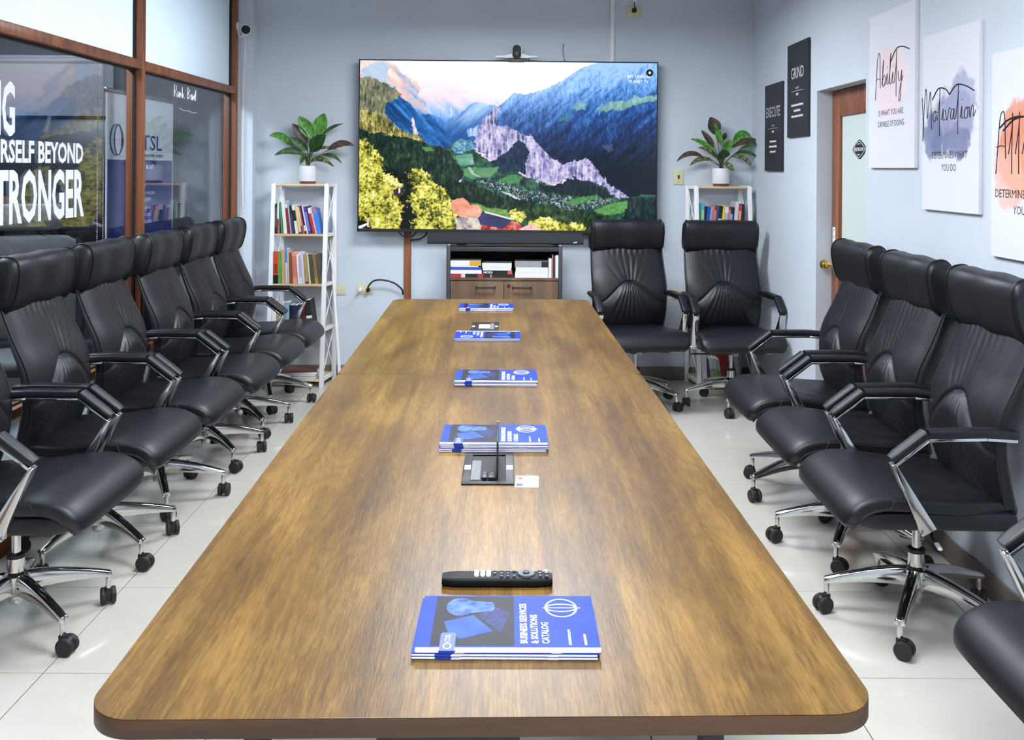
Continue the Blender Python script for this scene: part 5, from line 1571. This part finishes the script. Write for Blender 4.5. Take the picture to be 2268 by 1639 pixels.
o2 = cable_box('closed black cable box in the table near the far catalogs', -0.148, 4.665, .135, .262, False)
box('lid', M_black, (-.045, .045, .02, .242, .0005, .0042), o2, .0008)
box('lid_label', M_vinyl, (-.03, .025, .07, .19, .0042, .0046), o2)
box('brush_strip', mat('grey_brush', (120, 122, 124)), (.027, .045, .04, .22, .0042, .0048), o2)
# ID card
idc = thing('id_card', 'white printed card lying beside the open cable box', 'card', (0.031, 2.392, TZ + 0.0003), (0, 0, -0.03))
MB().prism(rrect(-.029, .029, 0, .09, .004, 4), 0, .0008, 'XY').build('card', M_vinyl, idc)
box('logo', M_cspine, (-.026, -.010, .008, .030, .0008, .00095), idc)
box('stripe', mat('card_red', (190, 40, 50), .5), (-.022, -.012, .060, .075, .0008, .00095), idc)
box('print', mat('card_grey', (150, 170, 200), .5), (.0, .022, .02, .024, .0008, .00095), idc)
box('print', MATS['card_grey'], (.0, .018, .036, .040, .0008, .00095), idc)
box('print', MATS['card_grey'], (.004, .022, .066, .074, .0008, .00095), idc)
# ------------------------------------------------------------------ leather conference chairs
BACK_Y = [(.44, .175), (.52, .150), (.64, .128), (.76, .142), (.88, .196), (1.0, .246), (1.06, .264)]     # front face of the back
BACK_W = [(.44, .225), (.55, .242), (.75, .250), (.92, .247), (1.06, .240)]
def arch(x):
    return .630 + .155 * math.exp(-(abs(x) / .150) ** 2.4)
def sstep(a, b, x):
    t = max(0., min(1., (x - a) / (b - a)))
    return t * t * (3 - 2 * t)
def smooth_tab(tab):
    """Catmull-Rom through a table, for curves without kinks."""
    pts = [Vector((a, b, 0)) for a, b in tab]
    fine = crom(pts, 24 * (len(tab) - 1))
    xs_, ys2 = [p.x for p in fine], [p.y for p in fine]
    return lambda x: float(np.interp(x, xs_, ys2))
back_y, back_w = smooth_tab(BACK_Y), smooth_tab(BACK_W)
UPF = [(-.62, .05, .0028), (-.36, .045, .0042), (-.17, .04, .0050), (.03, .045, .0060), (.21, .04, .0046), (.43, .05, .0040), (.70, .05, .0024)]
DNF = [(-.95, .05, .0022), (-.70, .05, .0030), (-.47, .05, .0038), (-.25, .045, .0042), (-.05, .045, .0046), (.17, .045, .0042), (.38, .05, .0040), (.62, .05, .0032), (.88, .05, .0022)]
def back_front(x, z):
    w = back_w(z)
    u = x / w
    y = back_y(z)
    y += .022 * abs(u) ** 6 - .012 * (1 - u * u)            # cushion swell
    za = arch(x)
    d = z - za
    side = math.exp(-(x / .19) ** 6)
    below = 1 - sstep(-.065, .004, d)
    y -= .018 * below * side * sstep(.45, .56, z)            # lumbar pad
    y += .010 * math.exp(-(d / .010) ** 2) * (1 - .5 * abs(u))   # stitched groove
    # gathers fan out from the crown of the arch
    r = math.hypot(x, z - .70)
    fu = math.atan2(x, max(z - .70, 1e-4)) if z > .70 else 9
    if d > 0:
        win = sstep(.0, .02, d) * (1 - sstep(.17, .30, r))
        y += sum(k * math.exp(-((fu - a) / s) ** 2) for a, s, k in UPF) * win * .62 * (1 + .5 * math.sin(fu * 7 + 1))
        y += .007 * math.exp(-(x / .05) ** 2) * (1 - sstep(.0, .10, d))
    else:
        fd = math.atan2(x, max(.86 - z, 1e-4))
        win = sstep(.0, .02, -d) * (1 - sstep(.12, .26, -d) * .8) * sstep(.47, .55, z)
        y += sum(k * math.exp(-((fd * 1.7 - a) / s) ** 2) for a, s, k in DNF) * win
    y += .0026 * sstep(.93, 1.0, z) * math.exp(-(x / .14) ** 2) * math.sin(x * 160 + 2)
    return y

def build_chair():
    root = thing('conference_chair', 'x', 'chair')
    # backrest
    b = MB()
    NZ, NX = 130, 110
    rings = []
    for i in range(NZ + 1):
        z = .445 + (1.055 - .445) * i / NZ
        w = back_w(z)
        ring = []
        for j in range(NX + 1):
            u = -1 + 2 * j / NX
            ring.append((u * w, back_front(u * w, z), z))
        yb = back_y(z) + .086 - .026 * sstep(.7, 1.05, z)
        for j in range(13):
            u = 1 - 2 * j / 12
            ring.append((u * w * 1.015 if abs(u) < 1 else u * w * 1.015, yb - .035 * abs(u) ** 6 + 0.0, z))
        rings.append(ring)
    back = b.loft(rings).build('backrest', M_leather, root, smooth=True, ang=62)
    for s in (-1, 1):
        pts = []
        for i in range(31):
            z = .46 + (1.05 - .46) * i / 30
            w = back_w(z)
            pts.append((s * w * .999, back_front(s * w, z) - .001, z))
        MB().tube(pts, .0045, 6).build('piping', M_leather2, back, smooth=True)
    # headrest roll
    h = MB()
    rings = []
    HWD = .252
    for i in range(35):
        t = -1 + 2 * i / 34
        e = 1.0 if abs(t) < .93 else 1 - ((abs(t) - .93) / .07) ** 2 * .16
        sag = .004 * math.sin(t * 7) + .006 * (1 - t * t)
        cy, cz = .264, 1.088
        tilt = .20
        rings.append(sring((t * HWD, cy, cz), (0, math.cos(tilt), math.sin(tilt)), (0, -math.sin(tilt), math.cos(tilt)),
                           (.056 + sag) * e, (.106 + sag * .5) * e, 40, 2.7))
    head = h.loft(rings).build('headrest', M_leather, root, smooth=True, ang=50)
    for s in (-1, 1):
        ring = sring((s * HWD * .925, .264, 1.088), (0, math.cos(.20), math.sin(.20)), (0, -math.sin(.20), math.cos(.20)), .0575, .1075, 40, 2.7)
        MB().tube(ring, .0042, 6, True).build('piping', M_leather2, head, smooth=True)
    # seat: upper cushion that rolls over the front
    path = crom([(0, .215, .470), (0, .10, .466), (0, 0., .470), (0, -.12, .483), (0, -.208, .487), (0, -.270, .470), (0, -.305, .436), (0, -.314, .404)], 44)
    s_ = MB()
    rings = []
    n = len(path)
    for i, p in enumerate(path):
        s = i / (n - 1)
        t = (path[min(i + 1, n - 1)] - path[max(i - 1, 0)]).normalized()
        nr = Vector((0, -t.z, t.y))
        if nr.z < 0 and s < .6:
            nr = -nr
        nr = Vector((1, 0, 0)).cross(t)
        w = lerp([(0, .232), (.25, .258), (.55, .272), (.8, .270), (.93, .255), (1, .236)], s)
        th = lerp([(0, .024), (.1, .034), (.5, .036), (.85, .036), (.95, .030), (1, .016)], s)
        ring = sring(p, (1, 0, 0), nr, w, th, 56, 4.2)
        out_ = []
        for q in ring:
            d = (q - p).dot(nr)
            x = q.x
            if abs(d) > th * .3 and s < .55:           # soft puckers towards the back
                k = (1 - sstep(.25, .55, s))
                q = q + nr * (.0035 * k * math.sin(x * 60 + s * 25) * math.exp(-((abs(x) - .12) / .07) ** 2))
            out_.append(q)
        rings.append(out_)
    seat = s_.loft(rings).build('seat', M_leather, root, smooth=True, ang=50)
    for sgn in (-1, 1):
        pts = []
        for i, p in enumerate(path[2:]):
            s = (i + 2) / (n - 1)
            w = lerp([(0, .232), (.25, .258), (.55, .272), (.8, .270), (.93, .255), (1, .236)], s)
            t = (path[min(i + 3, n - 1)] - path[i + 1]).normalized()
            nr = Vector((1, 0, 0)).cross(t)
            nr = nr if nr.z > 0 or nr.y < 0 else -nr
            pts.append(p + Vector((sgn * w * .985, 0, 0)) - nr * .014)
        MB().tube(pts, .0048, 6).build('piping', M_leather2, seat, smooth=True)
    # lower seat shell
    l_ = MB()
    rings = []
    for i in range(25):
        t = i / 24
        y = .215 - .503 * t
        zc = .425 + .004 * t
        e = 1 - max(0, (t - .86) / .14) ** 2 * .35 - max(0, (.06 - t) / .06) ** 2 * .2
        rings.append(sring((0, y, zc), (1, 0, 0), (0, 0, 1), .252 * (1 - max(0, (t - .86) / .14) ** 2 * .07), .040 * e, 40, 5))
    l_.loft(rings).build('seat_shell', M_leather, root, smooth=True, ang=50)
    # armrests
    for sg in (-1, 1):
        P = [(sg * .256, .205, .690), (sg * .272, .10, .700), (sg * .278, -.085, .698), (sg * .278, -.190, .618)]
        fr = MB()
        def bar(p, q, wa, wb, ta, tb_):
            p, q = Vector(p), Vector(q)
            t = (q - p).normalized()
            side = Vector((1, 0, 0))
            up_ = t.cross(side).normalized()
            fr.loft([[c + side * a * ww / 2 + up_ * bb_ * tt / 2 for a, bb_ in ((-1, -1), (1, -1), (1, 1), (-1, 1))] for c, ww, tt in ((p, wa, ta), (q, wb, tb_))])
        bar(P[0], P[1], .034, .036, .010, .010)
        bar(P[1], P[2], .036, .038, .010, .010)
        bar(P[2], P[3], .038, .040, .010, .010)
        bar((P[3][0], P[3][1] - .003, P[3][2] + .004), (sg * .266, -.075, .405), .040, .034, .012, .052)
        bar((sg * .266, -.10, .408), (sg * .18, -.06, .385), .05, .05, .014, .014)
        arm = fr.build('armrest', M_chrome, root, bevel=.002)
        pads = MB()
        for (a, c_, f0, f1) in ((P[0], P[2], .0, 1.0), (P[2], P[3], -.06, .97)):
            a, c_ = Vector(a), Vector(c_)
            if a.y > .15:
                pts = crom([Vector(P[0]), Vector(P[1]), Vector(P[2])], 14)
            else:
                pts = [a.lerp(c_, f0 + (f1 - f0) * k / 6) for k in range(7)]
            rr = []
            m = len(pts)
            for k, p in enumerate(pts):
                t = (pts[min(k + 1, m - 1)] - pts[max(k - 1, 0)]).normalized()
                up_ = Vector((1, 0, 0)).cross(t)
                if up_.z < 0:
                    up_ = -up_
                e = .82 if (k == 0 and a.y > .15) or (k == m - 1 and a.y < .15) else 1.0
                rr.append(sring(p + up_ * .018, (1, 0, 0), up_, .025 * e, .0145 * e, 24, 3.4))
            pads.loft(rr)
        pads.build('arm_pad', M_leather, arm, smooth=True, ang=50)
    # mechanism, gas spring, hub
    mech = MB()
    mech.box(-.09, .09, -.10, .10, .372, .392).box(-.045, .045, -.06, .09, .345, .375)
    mech.build('mechanism', M_black, root, bevel=.004)
    MB().cyl((0, -.11, .362), (0, -.06, .362), .019).build('tension_knob', M_steel, root, smooth=True)
    for sg in (-1, 1):
        lv = MB().tube(crom([(sg * .03, .02, .362), (sg * .12, .0, .358), (sg * .17, -.02, .348), (sg * .235, -.03, .350)], 16), .005, 8).build('lever', M_black, root, smooth=True)
        MB().tube([(sg * .225, -.028, .350), (sg * .268, -.036, .350)], .008, 8, flat=.7).build('lever_tip', M_black if sg < 0 else M_white, lv, smooth=True)
    MB().lathe([(.001, .225), (.0145, .225), (.0145, .36), (.001, .36)], 24).build('gas_cylinder', M_chrome, root, smooth=True)
    MB().lathe([(.001, .085), (.020, .085), (.023, .092), (.023, .11), (.036, .118), (.040, .13), (.040, .18), (.028, .192), (.0265, .236), (.0265, .238), (.001, .238)], 28).build('hub', M_chrome, root, smooth=True)
    MB().lathe([(.001, .237), (.029, .237), (.029, .249), (.016, .251), (.001, .251)], 24).build('collar', M_black, root, smooth=True)
    # five star base
    lb = MB()
    rings = []
    for i in range(15):
        t = i / 14
        x = .028 + .272 * t
        zt = .186 - .066 * t ** 1.5
        hh = .045 * (1 - t) ** .9 + .017
        wt, wb = .017 - .004 * t, .022 - .006 * t
        zb = zt - hh
        rings.append([(x, -wb, zb), (x, wb, zb), (x, wb * .97, zb + hh * .6), (x, wt, zt - .003), (x, wt * .6, zt), (x, -wt * .6, zt), (x, -wt, zt - .003), (x, -wb * .97, zb + hh * .6)])
    lb.loft(rings)
    lb.cyl((.292, 0, .118), (.292, 0, .058), .0095, n=14)
    leg_me = lb.mesh('base_leg', bevel=.0012, smooth=True, ang=40)
    hood = MB()
    hood.lathe([(.001, -.011), (.020, -.011), (.024, -.007), (.024, .007), (.020, .011), (.001, .011)], 20, (.014, 0, .034), 'Y')
    hood.box(-.010, .022, -.010, .010, .040, .062)
    hood_me = hood.mesh('caster_fork', bevel=.001, smooth=True)
    whl_me = MB().lathe([(.001, -.009), (.018, -.0095), (.026, -.008), (.0288, -.004), (.0288, .005), (.025, .0085), (.001, .009)], 28, (0, 0, 0), 'Y').mesh('caster_wheel', smooth=True, ang=40)
    rnd = random.Random(8)
    for k in range(5):
        a = 2 * PI * k / 5
        lg = link('base_leg', leg_me, M_chrome, root, (0, 0, 0), (0, 0, a))
        sw = rnd.uniform(0, 6.28)
        link('caster_fork', hood_me, M_black, lg, (.292, 0, 0), (0, 0, sw))
        for sd in (-1, 1):
            off = Matrix.Rotation(sw, 3, 'Z') @ Vector((.014, sd * .0165, .0292))
            link('caster_wheel', whl_me, M_wheel, lg, (.292 + off.x, off.y, off.z), (0, 0, sw))
    return root

chair0 = build_chair()
# x, y, facing (0 = towards the camera), star base turn, label
CH = [
    (-1.655, 3.22, PI / 2, 0.63, 'black leather chair nearest the camera in the left row, its headrest out of frame'),
    (-1.655, 3.86, PI / 2, 0.63, 'black leather chair, second from the camera in the left row'),
    (-1.645, 4.47, PI / 2, 0.157, 'black leather chair, third from the camera in the left row'),
    (-1.62, 5.08, PI / 2, 0.47, 'black leather chair, fourth from the camera in the left row'),
    (-1.62, 5.69, PI / 2, 0.42, 'black leather chair, fifth from the camera in the left row'),
    (-1.62, 6.30, PI / 2, 0.04, 'black leather chair farthest down the left row, by the bookcase'),
    (1.380, 4.61, -PI / 2, 0.40, 'black leather chair farthest down the right row, beside the door'),
    (1.376, 3.95, -PI / 2, 1.05, 'black leather chair, middle one of the right row below the canvases'),
    (1.376, 3.31, -PI / 2, 1.02, 'black leather chair in the right row showing its whole side and star base'),
    (1.378, 2.06, -PI / 2, 0.30, 'black leather chair cut off at the bottom right corner'),
    (0.785, 6.30, 0.13, 0.84, 'black leather chair facing the camera beside the cabinet'),
    (1.400, 6.28, 0.07, 0.925, 'black leather chair facing the camera in front of the right bookcase'),
]
for i, (x, y, a, sb_, lab) in enumerate(CH):
    c = chair0 if i == 0 else copy_tree(chair0)
    c.location = (x, y, 0)
    c.rotation_euler = (0, 0, a)
    c['label'] = lab
    c['group'] = 'black leather conference chairs'
    k = 0
    for ch in c.children:
        if ch.name.startswith('base_leg'):
            ch.rotation_euler = (0, 0, sb_ - PI / 2 + 2 * PI * k / 5)
            k += 1
